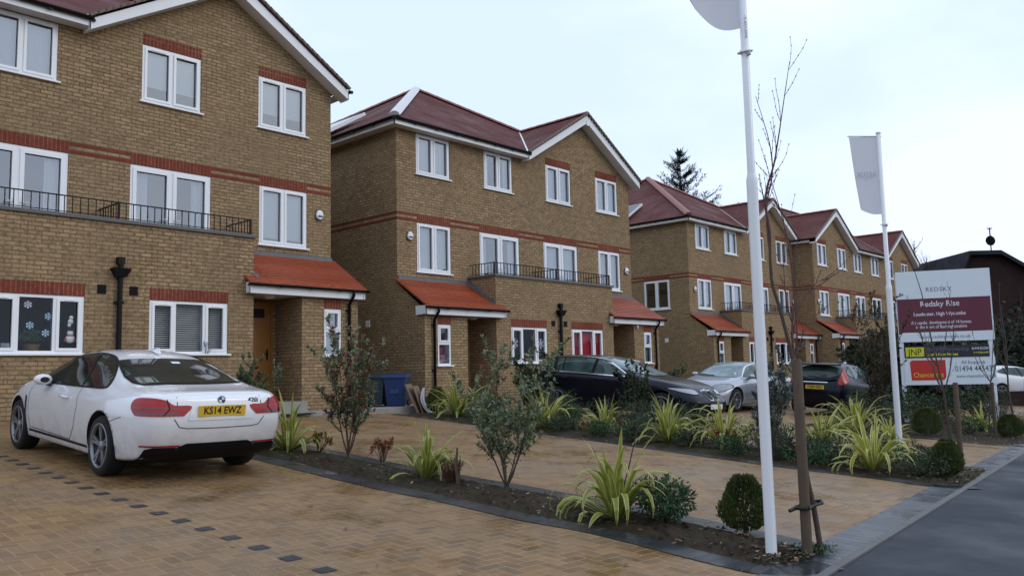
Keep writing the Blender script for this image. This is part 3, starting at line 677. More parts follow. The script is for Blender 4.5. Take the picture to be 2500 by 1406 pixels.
def ribbon(name, line, wd, mat, dz, parent=None, side=1):
    """block band along a polyline, wd wide on one side, blocks laid across"""
    m = MB(); s = 0
    P = [Vector((x, y, 0)) for x, y in line]
    ns = []
    for i in range(len(P)):
        d = (P[min(i + 1, len(P) - 1)] - P[max(i - 1, 0)]).normalized(); ns.append(Vector((d.y, -d.x, 0)) * side)
    for i in range(len(P) - 1):
        l = (P[i + 1] - P[i]).length; q = [P[i], P[i + 1], P[i + 1] + ns[i + 1] * wd, P[i] + ns[i] * wd]
        uv = [(0, s), (0, s + l), (wd, s + l), (wd, s)]
        m.poly([(p.x, p.y, H(p.x, p.y) + dz) for p in q], uv); s += l
    return struct(obj(name, m, mat))
def dense(line, step=.4):
    o = [line[0]]
    for a, b in zip(line, line[1:]):
        n = max(1, int(math.dist(a, b) / step)); o += [(a[0] + (b[0] - a[0]) * k / n, a[1] + (b[1] - a[1]) * k / n) for k in range(1, n + 1)]
    return o
def spline(pts, n=6):
    o = []
    for i in range(len(pts) - 1):
        p0, p1, p2, p3 = pts[max(i - 1, 0)], pts[i], pts[i + 1], pts[min(i + 2, len(pts) - 1)]
        for k in range(n):
            t = k / n; o.append(tuple(.5 * (2 * p1[j] + (p2[j] - p0[j]) * t + (2 * p0[j] - 5 * p1[j] + 4 * p2[j] - p3[j]) * t * t + (3 * p1[j] - p0[j] - 3 * p2[j] + p3[j]) * t ** 3) for j in range(len(p1))))
    return o + [tuple(pts[-1])]
ribbon('kerb_band', [(x, K(x) + .02) for x in range(-14, 91, 2)], .30, 'band', .016, side=-1)
ks = MB()
for x in range(-14, 88, 1): ks.mesh([(a, K(a) + dy, H(a, K(a)) + z) for a in (x + .005, x + .995) for dy, z in ((-.045, -.05), (-.045, .018), (.02, .022), (.02, -.05))], [(0, 1, 5, 4), (1, 2, 6, 5), (2, 3, 7, 6), (0, 3, 2, 1), (4, 5, 6, 7)])
struct(obj('kerb', ks, 'kerb_stone'))
# dotted line of dark blocks set in the drive
dm = MB(); 
for k in range(40):
    y = 1.9 + k * .40; x = 3.25 + (.012 * max(0, y - 8) ** 1.5); z = H(x, y) + .0145
    dm.poly([(x - .062, y - .062, H(x - .062, y - .062) + .0145), (x + .062, y - .062, H(x + .062, y - .062) + .0145), (x + .062, y + .062, H(x + .062, y + .062) + .0145), (x - .062, y + .062, H(x - .062, y + .062) + .0145)])
struct(obj('bay_marking', dm, 'dark_block'))
random.seed(11)
def bed(name, left, right, w_l=.26, w_r=.26):
    l = spline(left); r = spline(right)
    n = 60
    def at(line, t):
        q = t * (len(line) - 1); i = min(int(q), len(line) - 2); f = q - i
        return Vector((line[i][0] + (line[i + 1][0] - line[i][0]) * f, line[i][1] + (line[i + 1][1] - line[i][1]) * f, 0))
    R = random.Random(len(name) + int(left[0][0] * 10)); m = MB(); nx = 14; ny = 130; vs = []
    for j in range(ny + 1):
        a, b = at(l, j / ny), at(r, j / ny)
        for i in range(nx + 1):
            p = a.lerp(b, i / nx); e = min(i, nx - i, 2) / 2 * min(j, ny - j, 2) / 2
            vs.append((p.x + R.uniform(-.02, .02) * e, p.y + R.uniform(-.02, .02) * e, H(p.x, p.y) + .008 + e * (.03 + R.uniform(-.016, .02) + .015 * sin(p.y * 3) * sin(p.x * 5))))
    m.mesh(vs, [(j * (nx + 1) + i, j * (nx + 1) + i + 1, (j + 1) * (nx + 1) + i + 1, (j + 1) * (nx + 1) + i) for j in range(ny) for i in range(nx)], False)
    struct(obj(name, m, 'soil'))
    ribbon('edging_band', dense([(p[0], p[1]) for p in l]), w_l, 'band_dark', .016, side=-1); ribbon('edging_band', dense([(p[0], p[1]) for p in r]), w_r, 'band_dark', .0165, side=1)
    # leaf litter and clods
    q = MB(); cl = MB(); st = MB()
    for _ in range(520):
        p = at(l, t := R.random()).lerp(at(r, t), R.uniform(-.12, 1.12) if R.random() < .12 else R.random()); z = H(p.x, p.y) + .05
        s = R.uniform(.012, .032); a = R.uniform(0, 6.3); u = Vector((cos(a), sin(a), R.uniform(-.3, .5))) * s; v = Vector((-sin(a), cos(a), R.uniform(-.4, .4))) * s * .55; c = Vector((p.x, p.y, z))
        q.m = R.choice((0, 0, 0, 1, 2)); q.poly([c - u, c - v * .9, c + u, c + v])
    for _ in range(420):
        p = at(l, t := R.random()).lerp(at(r, t), R.random()); z = H(p.x, p.y) + .03; s = R.uniform(.008, .03); c = Vector((p.x, p.y, z))
        d = [Vector((R.uniform(.6, 1) * a, R.uniform(.6, 1) * b, R.uniform(.5, 1) * e)) * s for a, b, e in ((1, 0, 0), (0, 1, 0), (-1, 0, 0), (0, -1, 0), (0, 0, 1))]
        cl.mesh([c + x for x in d], [(0, 1, 4), (1, 2, 4), (2, 3, 4), (3, 0, 4)])
    lo = obj('leaf_litter', q, ['litter_brown', 'litter_pale', 'litter_green']); tag(lo, 'brown and pale fallen leaves scattered over the soil of the bed at drive %s' % name.split('_')[-1], 'leaf litter', kind='stuff')
    co = obj('soil_clods', cl, 'soil'); tag(co, 'small clods and stones on the bare soil', 'soil', kind='stuff')
    return l, r
simple('litter_brown', (.11, .06, .03), .7, var=.4, scale=30); simple('litter_pale', (.30, .22, .13), .7, var=.3, scale=30); simple('litter_green', (.05, .09, .04), .7, var=.4, scale=30)
bed('planting_bed', [(6.0, 2.62), (5.62, 2.75), (5.60, 3.07), (5.72, 4.22), (5.66, 5.0), (5.70, 5.95), (5.69, 7.25), (5.85, 9.85), (6.0, 12.6)], [(6.25, 2.72), (6.34, 2.91), (6.41, 3.39), (6.48, 4.0), (6.55, 5.2), (6.57, 6.06), (6.53, 7.8), (6.71, 10.39), (6.75, 12.6)])
bed('planting_bed', [(11.4, 3.0), (11.15, 3.2), (11.22, 3.7), (11.24, 4.2), (11.28, 5.7), (11.63, 8.22), (11.72, 9.37), (11.8, 10.41), (12.04, 12.49), (12.2, 14.7)], [(13.35, 3.22), (13.4, 3.6), (13.35, 4.5), (13.35, 6), (13.39, 7.09), (13.66, 7.93), (14.11, 9.6), (14.2, 12.0), (14.4, 14.7)])
bed('planting_bed', [(18.5, 3.75), (18.35, 4.0), (18.24, 4.57), (18.4, 5.3), (18.28, 5.95), (18.4, 7), (18.9, 8.4)], [(28.5, 5.0), (28.5, 5.6), (28, 6.6), (26.5, 7.2), (24.5, 7.7), (23, 8.2), (22.4, 8.5)])
# path along the fronts
pm = MB()
def pathpoly(a, b, y0, y1, dz=.05):
    pm.box(a, b, y0, y1, H(a, y0) - .2, H((a + b) / 2, y0) + dz)
pathpoly(2.0, 13.9, 14.95, 17.0); 
struct(obj('path', pm, 'concrete', bevel=.01))
# fallen leaves and dark patches on the drives
q = MB(); R = random.Random(3)
for _ in range(130):
    x, y = R.uniform(0, 17), R.uniform(2.8, 13); s = R.uniform(.012, .035); a = R.uniform(0, 6.3); c = Vector((x, y, H(x, y) + .022)); u = Vector((cos(a), sin(a), .1)) * s; v = Vector((-sin(a), cos(a), .05)) * s * .5
    q.m = R.choice((0, 0, 1)); q.poly([c - u, c - v, c + u, c + v])
tag(obj('fallen_leaves', q, ['litter_brown', 'litter_pale']), 'scattered wet brown leaves lying on the orange paving', 'leaf litter', kind='stuff')
# ================================================================== cars
def paint(name, c, rough=.3, coat=.8, metal=0, grime=(.25, .22, .19), ga=.5, gz=(.75, .2)):
    t = NT(name); t.set(rough=rough, coat=coat, metal=metal, coatr=.06)
    tc_ = t.n('ShaderNodeTexCoord').outputs['Object']; s = t.n('ShaderNodeSeparateXYZ'); t.l(tc_, s.inputs[0])
    n = t.noise(5, 5, .65, tc_)
    z = t.n('ShaderNodeMapRange'); z.inputs['From Min'].default_value = gz[0]; z.inputs['From Max'].default_value = gz[1]; t.l(s.outputs[2], z.inputs[0])
    m = t.n('ShaderNodeMath', operation='MULTIPLY'); t.l(z.outputs[0], m.inputs[0]); t.l(t.ramp(n, .1 * ga, ga), m.inputs[1])
    t.col(t.mix(m.outputs[0], c, grime)); t.rough(t.ramp(m.outputs[0], rough, .6, 0, .6)); MT[name] = t.m
paint('paint_white', (.70, .71, .74), .2, .85, ga=.75, grime=(.20, .18, .17), gz=(.72, .18))
paint('paint_navy', (.0025, .0035, .010), .25, .12, ga=.1, grime=(.05, .045, .045))
paint('paint_silver', (.36, .39, .45), .35, .8, .3, ga=.25)
paint('paint_black', (.003, .0035, .010), .25, .12, ga=.1, grime=(.05, .045, .045))
simple('tyre', (.005, .005, .006), .9, var=.2); simple('alloy', (.22, .23, .25), .35, .7, var=.1); simple('alloy_dark', (.05, .05, .055), .45, .5)
simple('car_black', (.003, .003, .004), .5, var=.1, spec=.2); simple('chrome', (.7, .7, .72), .15, 1, var=.03)
simple('plate_yellow', (.62, .40, .03), .4, var=.05); simple('plate_white', (.7, .7, .68), .4, var=.05); simple('letters_black', (.01, .01, .012), .5)
simple('lamp_red', (.30, .003, .005), .2, coat=0, var=.1, scale=40); simple('lamp_red_dark', (.09, .004, .006), .15, coat=.8); simple('lamp_clear', (.26, .28, .31), .08, coat=1, var=.5, scale=25)
simple('badge_blue', (.01, .05, .22), .3); simple('badge_white', (.7, .7, .72), .3)
def carglass(name, c, r=.03):
    t = NT(name); t.set(rough=r, spec=.4, coat=.0, coatr=.02)
    tc_ = t.n('ShaderNodeTexCoord').outputs['Object']
    t.col(t.mix(t.ramp(t.noise(3.2, 2, .4, tc_), 0, 1, .35, .7), c, tuple(x * 2.2 for x in c))); MT[name] = t.m  # noise paints soft highlights into the glass colour
carglass('glass_dark', (.010, .014, .014)); carglass('glass_green', (.030, .050, .048)); carglass('glass_sky_glare', (.10, .14, .15), .06)  # palest glass has the reflected sky painted into its base colour
def interp(cv, x):
    if x <= cv[0][0]: return cv[0][1]
    for (a, va), (b, vb) in zip(cv, cv[1:]):
        if x <= b: return va + (vb - va) * (x - a) / (b - a)
    return cv[-1][1]
class Car:
    def __init__(s, name, label, S, loc, yaw, paintm):
        s.S = S; X, Y = loc; z0 = H(X + S['L'] / 2 * cos(yaw), Y + S['L'] / 2 * sin(yaw))
        pitch = math.atan2(H(X + 3 * cos(yaw), Y + 3 * sin(yaw)) - H(X, Y), 3)
        s.root = empty(name, (X, Y, H(X, Y) + .012), yaw, label, 'car', 'cars parked on the drives')
        rr = Matrix.Rotation(yaw, 3, 'Z') @ Matrix.Rotation(-pitch, 3, 'Y')
        lat = math.atan2(H(X - sin(yaw), Y + cos(yaw)) - H(X, Y), 1)
        rr = rr @ Matrix.Rotation(lat, 3, 'X')
        s.root.rotation_euler = rr.to_euler()
        # ---- cage
        xs = S['xs']; L_ = S['L']; rings = []
        for i, x in enumerate(xs):
            w = interp(S['wid'], x); top = interp(S['top'], x); bz = min(interp(S['belt'], x), top - .02); h = top - bz; t = min(1, max(0, (h - .08) / .34))
            zb = interp(S.get('bot', [(0, .2), (9, .2)]), x) - .03
            wb = w - .085
            ring = [(0, zb), (w * .78, zb), (w - .055, zb + .05), (w - .012, zb + .24), (w, (zb + bz) * .5 + .10), (w - .018, bz - .10), (wb, bz), (wb - .07 - .085 * t * S.get('tumble', 1), bz + h * .62), (wb - .25 - .02 * t + .04 * t, bz + h * (.90 + .02 * t)), (0, top)]
            fr = max(0, 1 - x / .45) ; ff = max(0, 1 - (L_ - x) / .55)
            row = []
            for j, (y, z) in enumerate(ring):
                xx = x + S['rx'][j] * fr ** 1.2 - S['fx'][j] * ff ** 1.2
                yy = y * (1 - .10 * max(0, 1 - x / .12) - .06 * max(0, 1 - x / .3)) * (1 - .14 * max(0, 1 - (L_ - x) / .14) - .08 * max(0, 1 - (L_ - x) / .45))
                row.append((xx, yy, z))
            rings.append(row)
        m = MB(); n = 10; per = 2 * n - 2; vs = []
        for row in rings: vs += row + [(x, -y, z) for x, y, z in row[-2:0:-1]]
        fs = [(i * per + j, i * per + (j + 1) % per, (i + 1) * per + (j + 1) % per, (i + 1) * per + j) for i in range(len(xs) - 1) for j in range(per)]
        # caps with a bulged centre line
        def cap(i, bul, flip):
            b = i * per; c0 = len(vs)
            for j in range(1, n - 1): x, y, z = rings[i][j]; vs.append((x + bul, 0, z))
            ctr = [b] + list(range(c0, c0 + n - 2)) + [b + n - 1]
            for j in range(n - 1):
                l = (b + j, b + j + 1); r = (b + (per - j) % per, b + (per - j - 1) % per); cc = (ctr[j], ctr[j + 1])
                for q in ((l[0], l[1], cc[1], cc[0]), (cc[0], cc[1], r[1], r[0])):
                    q2 = []; [q2.append(v) for v in q if v not in q2]
                    if len(q2) > 2: fs.append(tuple(q2) if flip else tuple(q2[::-1]))
        cap(0, S.get('rb', -.05), True); cap(len(xs) - 1, S.get('fb', .09), False)
        m.mesh(vs, fs, True)
        for q_ in range((len(xs) - 1) * per):
            if q_ % per in (0, per - 1): m.mi[q_] = 1
        o = obj('body', m, [paintm, 'car_black'], None)
        bm = bmesh.new(); bm.from_mesh(o.data); bmesh.ops.recalc_face_normals(bm, faces=bm.faces)
        cl = bm.edges.layers.float.new('crease_edge') if not bm.edges.layers.float.get('crease_edge') else bm.edges.layers.float['crease_edge']
        bm.verts.ensure_lookup_table(); lip = S.get('lip', .0)
        def cre(a, b, v):
            e = bm.edges.get((bm.verts[a], bm.verts[b]))
            if e: e[cl] = v
        for i in range(len(xs) - 1):
            for j in (5, per - 5): cre(i * per + j, (i + 1) * per + j, .35)
        for i in range(len(xs) - 1):
            for j in (2, per - 2): cre(i * per + j, (i + 1) * per + j, .5)
        if lip:
            for j in range(6, per - 6): cre(per + j, per + j + 1, lip)
        bm.to_mesh(o.data); bm.free()
        sub = o.modifiers.new('s', 'SUBSURF'); sub.levels = 3; sub.render_levels = 3
        cut = MB(); wr = S['wr']
        for ax in S['axles']:
            for sg in (-1, 1):
                y0, y1 = sg * (S['tw'] - .27), sg * 1.3; nn = 40; v = []
                for y in (y0, y1):
                    for k in range(nn): a = 2 * pi * k / nn; v.append((ax + (wr + .045) * cos(a), y, wr + .01 + (wr + .045) * sin(a)))
                f_ = [(k, (k + 1) % nn, nn + (k + 1) % nn, nn + k) for k in range(nn)] + [tuple(range(nn))[::-1], tuple(range(nn, 2 * nn))]
                cut.m = 1; cut.mesh(v, f_)
        co = obj('cut', cut, [paintm, 'car_black']); bm = bmesh.new(); bm.from_mesh(co.data); bmesh.ops.recalc_face_normals(bm, faces=bm.faces); bm.to_mesh(co.data); bm.free()
        bo = o.modifiers.new('b', 'BOOLEAN'); bo.operation = 'DIFFERENCE'; bo.object = co; bo.solver = 'EXACT'
        # a solid body for projecting trim on to (no wheel arches)
        dg = bpy.context.evaluated_depsgraph_get()
        bo.show_viewport = False; dg.update(); me0 = o.evaluated_get(dg).to_mesh(); bm = bmesh.new(); bm.from_mesh(me0); s.bvh = BVHTree.FromBMesh(bm); bm.free(); o.evaluated_get(dg).to_mesh_clear()
        bo.show_viewport = True; dg.update(); me = bpy.data.meshes.new_from_object(o.evaluated_get(dg), depsgraph=dg)
        o.modifiers.clear(); o.data = me; o.parent = s.root; bpy.data.objects.remove(co)
        for p in me.polygons: p.use_smooth = True
        s.body = o
        for ax in S['axles']:
            for sg in (-1, 1): s.wheel(ax, sg)
    def wheel(s, ax, sg):
        S = s.S; R_ = S['wr']; m = MB(); w = .215; y = sg * (S['tw'] - w / 2 - .012); rr = S.get('rim', .235)
        m.lathe([(rr, -w / 2), (R_ - .02, -w / 2), (R_, -w / 2 + .03), (R_, w / 2 - .03), (R_ - .02, w / 2), (rr, w / 2)], (ax, y, R_), 36, 'y')
        t = obj('wheel', m, 'tyre', s.root)
        r = MB(); yo = y + sg * w / 2
        r.m = 1; r.lathe([(rr, -sg * .0), (rr, -sg * .12), (.0, -sg * .12)], (ax, yo, R_), 30, 'y'); r.m = 0
        r.lathe([(rr + .004, -sg * .02), (rr + .004, sg * .004), (rr - .018, sg * .002), (rr - .02, -sg * .03)], (ax, yo, R_), 30, 'y')
        r.lathe([(0.001, sg * -.01), (.045, -sg * .012), (.06, -sg * .03), (.06, -sg * .06)], (ax, yo, R_), 16, 'y')
        ns = S.get('spokes', 5)
        for k in range(ns):
            for d in (-.13, .13):
                a = 2 * pi * k / ns + .3; a2 = a + d * 1.0
                r.obox((ax + .04 * cos(a + d), yo - sg * .03, R_ + .04 * sin(a + d)), (ax + (rr - .01) * cos(a2), yo - sg * .016, R_ + (rr - .01) * sin(a2)), .028, .02, (0, 1, 0))
        obj('rim', r, ['alloy', 'alloy_dark'], t)
    def proj(s, p, d, off):
        h = s.bvh.ray_cast(Vector(p), Vector(d))
        if h[0] is None:
            h = s.bvh.find_nearest(Vector(p) + Vector(d) * 1.0)
        return h[0] + h[1] * off
    def patch(s, name, pts, frame, mat, off=.004, cell=.06, parent=None, smooth=True):
        """outline (u,v) laid on to the body along a direction"""
        O, U, V, D = [Vector(q) for q in frame]; bm = bmesh.new(); off += .004; cell = min(cell, .045)
        vs = [bm.verts.new((u, v, 0)) for u, v in pts]; bm.faces.new(vs)
        us = [p[0] for p in pts]; vv = [p[1] for p in pts]
        for lo, hi, nn, ax in ((min(us), max(us), (1, 0, 0), 0), (min(vv), max(vv), (0, 1, 0), 1)):
            k = lo + cell
            while k < hi:
                bmesh.ops.bisect_plane(bm, geom=bm.verts[:] + bm.edges[:] + bm.faces[:], plane_co=Vector((k, 0, 0)) if ax == 0 else Vector((0, k, 0)), plane_no=nn); k += cell
        bmesh.ops.triangulate(bm, faces=[f for f in bm.faces if len(f.verts) > 4])
        for v in bm.verts:
            u_, v_ = v.co.x, v.co.y; v.co = s.proj(O + U * u_ + V * v_, D, off)
        bm.normal_update()
        me = bpy.data.meshes.new(name)
        f0 = bm.faces[:] and bm.faces[len(bm.faces) // 2] if False else None
        bm.to_mesh(me); bm.free(); me.materials.append(MT[mat])
        # orient outwards
        me.update(); avg = Vector((0, 0, 0))
        for p in me.polygons: avg += p.normal * p.area
        if avg.dot(D) > 0: me.flip_normals()
        for p in me.polygons: p.use_smooth = smooth
        o = bpy.data.objects.new(name, me); C.objects.link(o); o.parent = parent or s.root; return o
    def line(s, name, pts, frame, mat, wd=.008, off=.003, parent=None):
        O, U, V, D = [Vector(q) for q in frame]; m = MB(); P = []
        for a, b in zip(pts, pts[1:]):
            n = max(1, int(math.dist(a, b) / .04)); P += [(a[0] + (b[0] - a[0]) * k / n, a[1] + (b[1] - a[1]) * k / n) for k in range(n)]
        P.append(pts[-1]); q = []
        for i, p in enumerate(P):
            a, b = P[max(i - 1, 0)], P[min(i + 1, len(P) - 1)]; dx, dy = b[0] - a[0], b[1] - a[1]; l = math.hypot(dx, dy) or 1; nx, ny = -dy / l * wd / 2, dx / l * wd / 2
            q.append([s.proj(O + U * (p[0] + e * nx) + V * (p[1] + e * ny), D, off) for e in (-1, 1)])
        for a, b in zip(q, q[1:]): m.poly([a[0], b[0], b[1], a[1]], smooth=True)
        return obj(name, m, mat, parent or s.root)
LEFT = ((0, 3, 0), (1, 0, 0), (0, 0, 1), (0, -1, 0)); RIGHT = ((0, -3, 0), (1, 0, 0), (0, 0, 1), (0, 1, 0))
REAR = ((-2, 0, 0), (0, 1, 0), (0, 0, 1), (1, 0, 0)); FRONT = ((8, 0, 0), (0, 1, 0), (0, 0, 1), (-1, 0, 0)); TOP = ((0, 0, 4), (1, 0, 0), (0, 1, 0), (0, 0, -1))
def corner(sg, a, back=True):
    ca, sa = cos(a), sin(a)
    if back: return ((-2.0 * ca, sg * 2.0 * sa, 0), (sa, sg * ca, 0), (0, 0, 1), (ca, -sg * sa, 0))
def smoothpoly(p, n=5): 
    q = spline([*p, p[0]], n); return q[:-1]
def mirror_(car, x, z, y, sg, mat, parent=None):
    m = MB(); vs = []; n = 12
    prof = [(-.06, .5), (-.05, .8), (0, 1), (.07, .9), (.13, .5), (.145, .05)]
    for dx, s_ in prof:
        for k in range(n): a = 2 * pi * k / n; vs.append((x + dx, sg * (y + .02 + .105 * s_ * cos(a) + .07), z + .07 * s_ * sin(a) + .02 * 0))
    m.mesh(vs, [(i * n + k, i * n + (k + 1) % n, (i + 1) * n + (k + 1) % n, (i + 1) * n + k) for i in range(5) for k in range(n)], True)
    m.mesh(vs[-n:], [tuple(range(n))])
    m.m = 1; m.mesh([(a - .004, b, c) for a, b, c in vs[:n]], [tuple(range(n))]); m.tube([(x + .03, sg * (y - .06), z - .08), (x + .03, sg * (y + .05), z - .05)], .025, 6)
    return obj('wing_mirror', m, [mat, 'glass_dark'], car.root)
def plate(car, z, txt, mat, x, front=False, y=0, tilt=0):
    hit = car.proj((8, y, z), (-1, 0, 0), 0) if front else car.proj((-2, y, z), (1, 0, 0), 0); x = hit.x + (.014 if front else -.014)
    m = MB(); m.box(-.008, .008, -.26, .26, -.055, .055); o = obj('number_plate', m, mat, car.root); o.location = (x, y, z); o.rotation_euler = (0, tilt, 0)
    if txt: text_mesh(txt, .105, 'letters_black', o, 'plate_lettering', (-.0095 if not front else .0095, 0, 0), (pi / 2, 0, -pi / 2 if not front else pi / 2), bold=.0022, sx=.86, space=1.02)
    return o

for _k in ('paint_navy', 'paint_black'): MT[_k].node_tree.nodes['Principled BSDF'].inputs['Specular IOR Level'].default_value = .22
# ---------------- white coupe
S1 = dict(L=4.64, xs=[0, .05, .16, .36, .70, 1.02, 1.40, 1.80, 2.25, 2.70, 3.15, 3.50, 3.83, 4.15, 4.42, 4.57, 4.64], axles=(1.02, 3.83), wr=.318, tw=.865, rim=.236, spokes=5,
    wid=[(0, .80), (.2, .83), (.6, .855), (1.2, .875), (2.0, .862), (3, .862), (3.8, .875), (4.3, .85), (4.64, .78)],
    top=[(0, .87), (.05, .925), (.16, .935), (.36, .942), (.70, .972), (1.02, 1.09), (1.40, 1.235), (1.8, 1.325), (2.25, 1.355), (2.7, 1.315), (3.15, 1.15), (3.5, .985), (3.83, .92), (4.15, .89), (4.42, .80), (4.64, .68)],
    belt=[(0, .85), (.16, .89), (.5, .925), (1.0, .925), (2, .90), (3.2, .885), (3.5, .87), (4.0, .82), (4.64, .60)],
    rx=[.22, .20, .14, .05, .015, .03, .05, .06, .07, .07], fx=[.12, .10, .05, .0, .02, .10, .16, .2, .2, .18], tumble=1.25, lip=.75, bot=[(0, .26), (.5, .20), (1, .17), (4, .19), (4.64, .22)])
c1 = Car('parked_car', 'white two-door coupe seen from behind, parked by the nearest houses', S1, (4.44, 8.34), radians(88.8), 'paint_white')
def four_series(c):
    for fr, sg in ((LEFT, 1), (RIGHT, -1)):
        dlo = smoothpoly([(3.36, .905), (3.2, .99), (2.9, 1.115), (2.55, 1.215), (2.15, 1.265), (1.75, 1.245), (1.42, 1.165), (1.17, 1.05), (1.08, .96), (1.18, .925), (1.6, .915), (2.3, .905)], 4)
        c.patch('window_trim', [( (x - 2.1) * 1.016 + 2.1, (z - 1.08) * 1.09 + 1.08) for x, z in dlo], fr, 'car_black', .003)
        g = c.patch('side_window', dlo, fr, 'glass_dark', .007)
        c.line('window_post', [(1.78, .92), (1.95, 1.26)], fr, 'car_black', .05, .015)
        c.line('door_gap', [(3.40, .89), (3.40, .60), (3.36, .33), (1.95, .30), (1.80, .45), (1.72, .70), (1.76, .90)], fr, 'car_black', .008, .003)
        h = MB(); h.tube([(2.02, sg * .85, .77), (2.05, sg * .885, .775), (2.2, sg * .888, .778), (2.25, sg * .85, .78)], .013, 6); obj('door_handle', h, 'paint_white', c.root)
        c.patch('side_vent', [(3.47, .70), (3.52, .72), (3.50, .52), (3.48, .42), (3.465, .42)], fr, 'car_black', .004)
        c.line('sill_trim', [(1.4, .27), (3.4, .29)], fr, 'car_black', .03, .003)
        mirror_(c, 2.80, .94, .80, sg, 'paint_white')
        fr2 = corner(sg, radians(36))
        tl = [(.33, .69), (.74, .69), (.80, .705), (.84, .76), (.835, .82), (.79, .855), (.70, .865), (.58, .86), (.49, .84), (.42, .795), (.27, .785)]
        t = c.patch('tail_light', smoothpoly(tl, 3), fr2, 'lamp_red', .006, .05)
        c.patch('light_bar', [(.38, .70), (.76, .70), (.80, .73), (.38, .725)], fr2, 'lamp_red_dark', .0075, .05, t)
        c.patch('light_bar', [(.36, .762), (.80, .762), (.82, .777), (.36, .77)], fr2, 'lamp_red_dark', .0075, .05, t)
        c.line('light_gap', [(.51, .69), (.46, .76), (.495, .85)], fr2, 'car_black', .010, .014, t)
        c.patch('reflector', [(sg * .40, .375), (sg * .76, .38), (sg * .76, .397), (sg * .40, .392)] [::sg], REAR, 'lamp_red', .006)
        c.line('boot_gap', [(sg * .46, .925), (sg * .47, .77)], REAR, 'car_black', .007, .003)
        c.line('boot_gap', [(sg * .50, .66), (sg * .44, .575), (sg * .36, .56), (0, .555)], REAR, 'car_black', .008, .003)
        c.line('bumper_gap', [(.50, .66), (.75, .60), (.92, .56)], fr, 'car_black', .006, .002)
    rg = smoothpoly([(-.61, .99), (-.53, 1.17), (-.47, 1.205), (-.3, 1.22), (0, 1.226), (.3, 1.22), (.47, 1.205), (.53, 1.17), (.61, .99), (.3, .982), (0, .98), (-.3, .982)], 3)
    c.patch('rear_window_trim', [(u * 1.03, (v - 1.10) * 1.06 + 1.10) for u, v in rg], REAR, 'car_black', .003)
    rw = c.patch('rear_window', rg, REAR, 'glass_dark', .008)
    c.patch('diffuser', [(-.76, .19), (-.72, .355), (-.66, .375), (-.42, .37), (-.34, .405), (.34, .405), (.42, .37), (.66, .375), (.72, .355), (.76, .19)], REAR, 'car_black', .005)
    plate(c, .735, 'KS14 EWZ', 'plate_yellow', .012, tilt=-.10)
    c.patch('plate_recess', [(-.36, .64), (-.32, .79), (.32, .79), (.36, .64)], REAR, 'paint_white', .002)
    # roundel on the boot lid
    b = MB(); b.lathe([(.041, 0), (.041, -.010), (.033, -.012), (.033, -.009)], (0, 0, 0), 24, 'x')
    bo = obj('roundel', b, 'car_black', c.root); px = c.proj((-2, 0, .845), (1, 0, 0), 0); bo.location = (px.x + .003, 0, .845)
    for k in range(4):
        q = MB(); q.poly([(-.0105, 0, 0)] + [(-.0105, .033 * cos(k * pi / 2 + pi / 2 * j / 6), .033 * sin(k * pi / 2 + pi / 2 * j / 6)) for j in range(7)]); obj('roundel_quarter', q, 'badge_blue' if k % 2 == 0 else 'badge_white', bo)
    rg_ = MB(); rg_.lathe([(.034, -.0125), (.043, -.0115), (.043, 0)], (0, 0, 0), 24, 'x'); obj('roundel_ring', rg_, 'alloy', bo)
    p = c.proj((-2, -.37, .84), (1, 0, 0), .004)
    text_mesh('420i', .07, 'alloy_dark', c.root, 'model_lettering', (p.x - .004, -.37, .835), (pi / 2, 0, -pi / 2), bold=.001)
    c.patch('windscreen', smoothpoly([(-.66, 1.0), (-.54, 1.30), (0, 1.335), (.54, 1.30), (.66, 1.0), (0, 1.02)], 3), FRONT, 'glass_dark', .006)
    for sg in (-1, 1): c.patch('headlight', [(sg * .46, .62), (sg * .80, .66), (sg * .84, .74), (sg * .46, .70)][::sg], FRONT, 'lamp_clear', .005)
    for x in (-.08, .08): c.patch('grille', [(x - .07, .48), (x - .07, .68), (x + .07, .68), (x + .07, .48)], FRONT, 'car_black', .005)
    m = MB(); m.mesh([(1.62, -.025, 1.29), (1.62, .025, 1.29), (1.86, .02, 1.34), (1.86, -.02, 1.34), (1.63, 0, 1.36), (1.70, 0, 1.36)], [(0, 1, 4), (1, 2, 5, 4), (2, 3, 5), (3, 0, 4, 5)], True)
    obj('roof_aerial', m, 'paint_white', c.root)
    sticker = c.patch('window_sticker', [(-.10, 1.17), (-.10, 1.19), (.0, 1.19), (.0, 1.17)], REAR, 'curtain', .014, .05, rw)
four_series(c1)

# ---------------- dark estate
S2 = dict(L=4.91, xs=[0, .05, .16, .40, .8, 1.2, 1.7, 2.2, 2.7, 3.1, 3.45, 3.8, 4.1, 4.45, 4.72, 4.85, 4.91], axles=(1.11, 4.08), wr=.34, tw=.92, rim=.25,
    wid=[(0, .84), (.3, .90), (1, .93), (2.5, .93), (4, .93), (4.5, .90), (4.91, .80)],
    top=[(0, 1.0), (.05, 1.10), (.16, 1.25), (.40, 1.41), (.8, 1.465), (1.2, 1.485), (1.7, 1.495), (2.1, 1.485), (2.45, 1.435), (2.8, 1.30), (3.15, 1.14), (3.45, 1.03), (3.8, .99), (4.2, .94), (4.5, .88), (4.72, .80), (4.91, .69)],
    belt=[(0, .99), (.5, 1.02), (2, .99), (3.5, .96), (4.1, .90), (4.91, .63)],
    rx=[.2, .18, .12, .03, 0, .02, .04, .05, .06, .06], fx=[.14, .12, .05, 0, .0, .03, .12, .18, .18, .16], bot=[(0, .28), (1, .2), (4.91, .2)], fb=.10)
c2 = Car('parked_car', 'dark blue estate car with chrome window line, behind the yellow-green plants', S2, (16.9, 14.45), radians(-89), 'paint_navy')
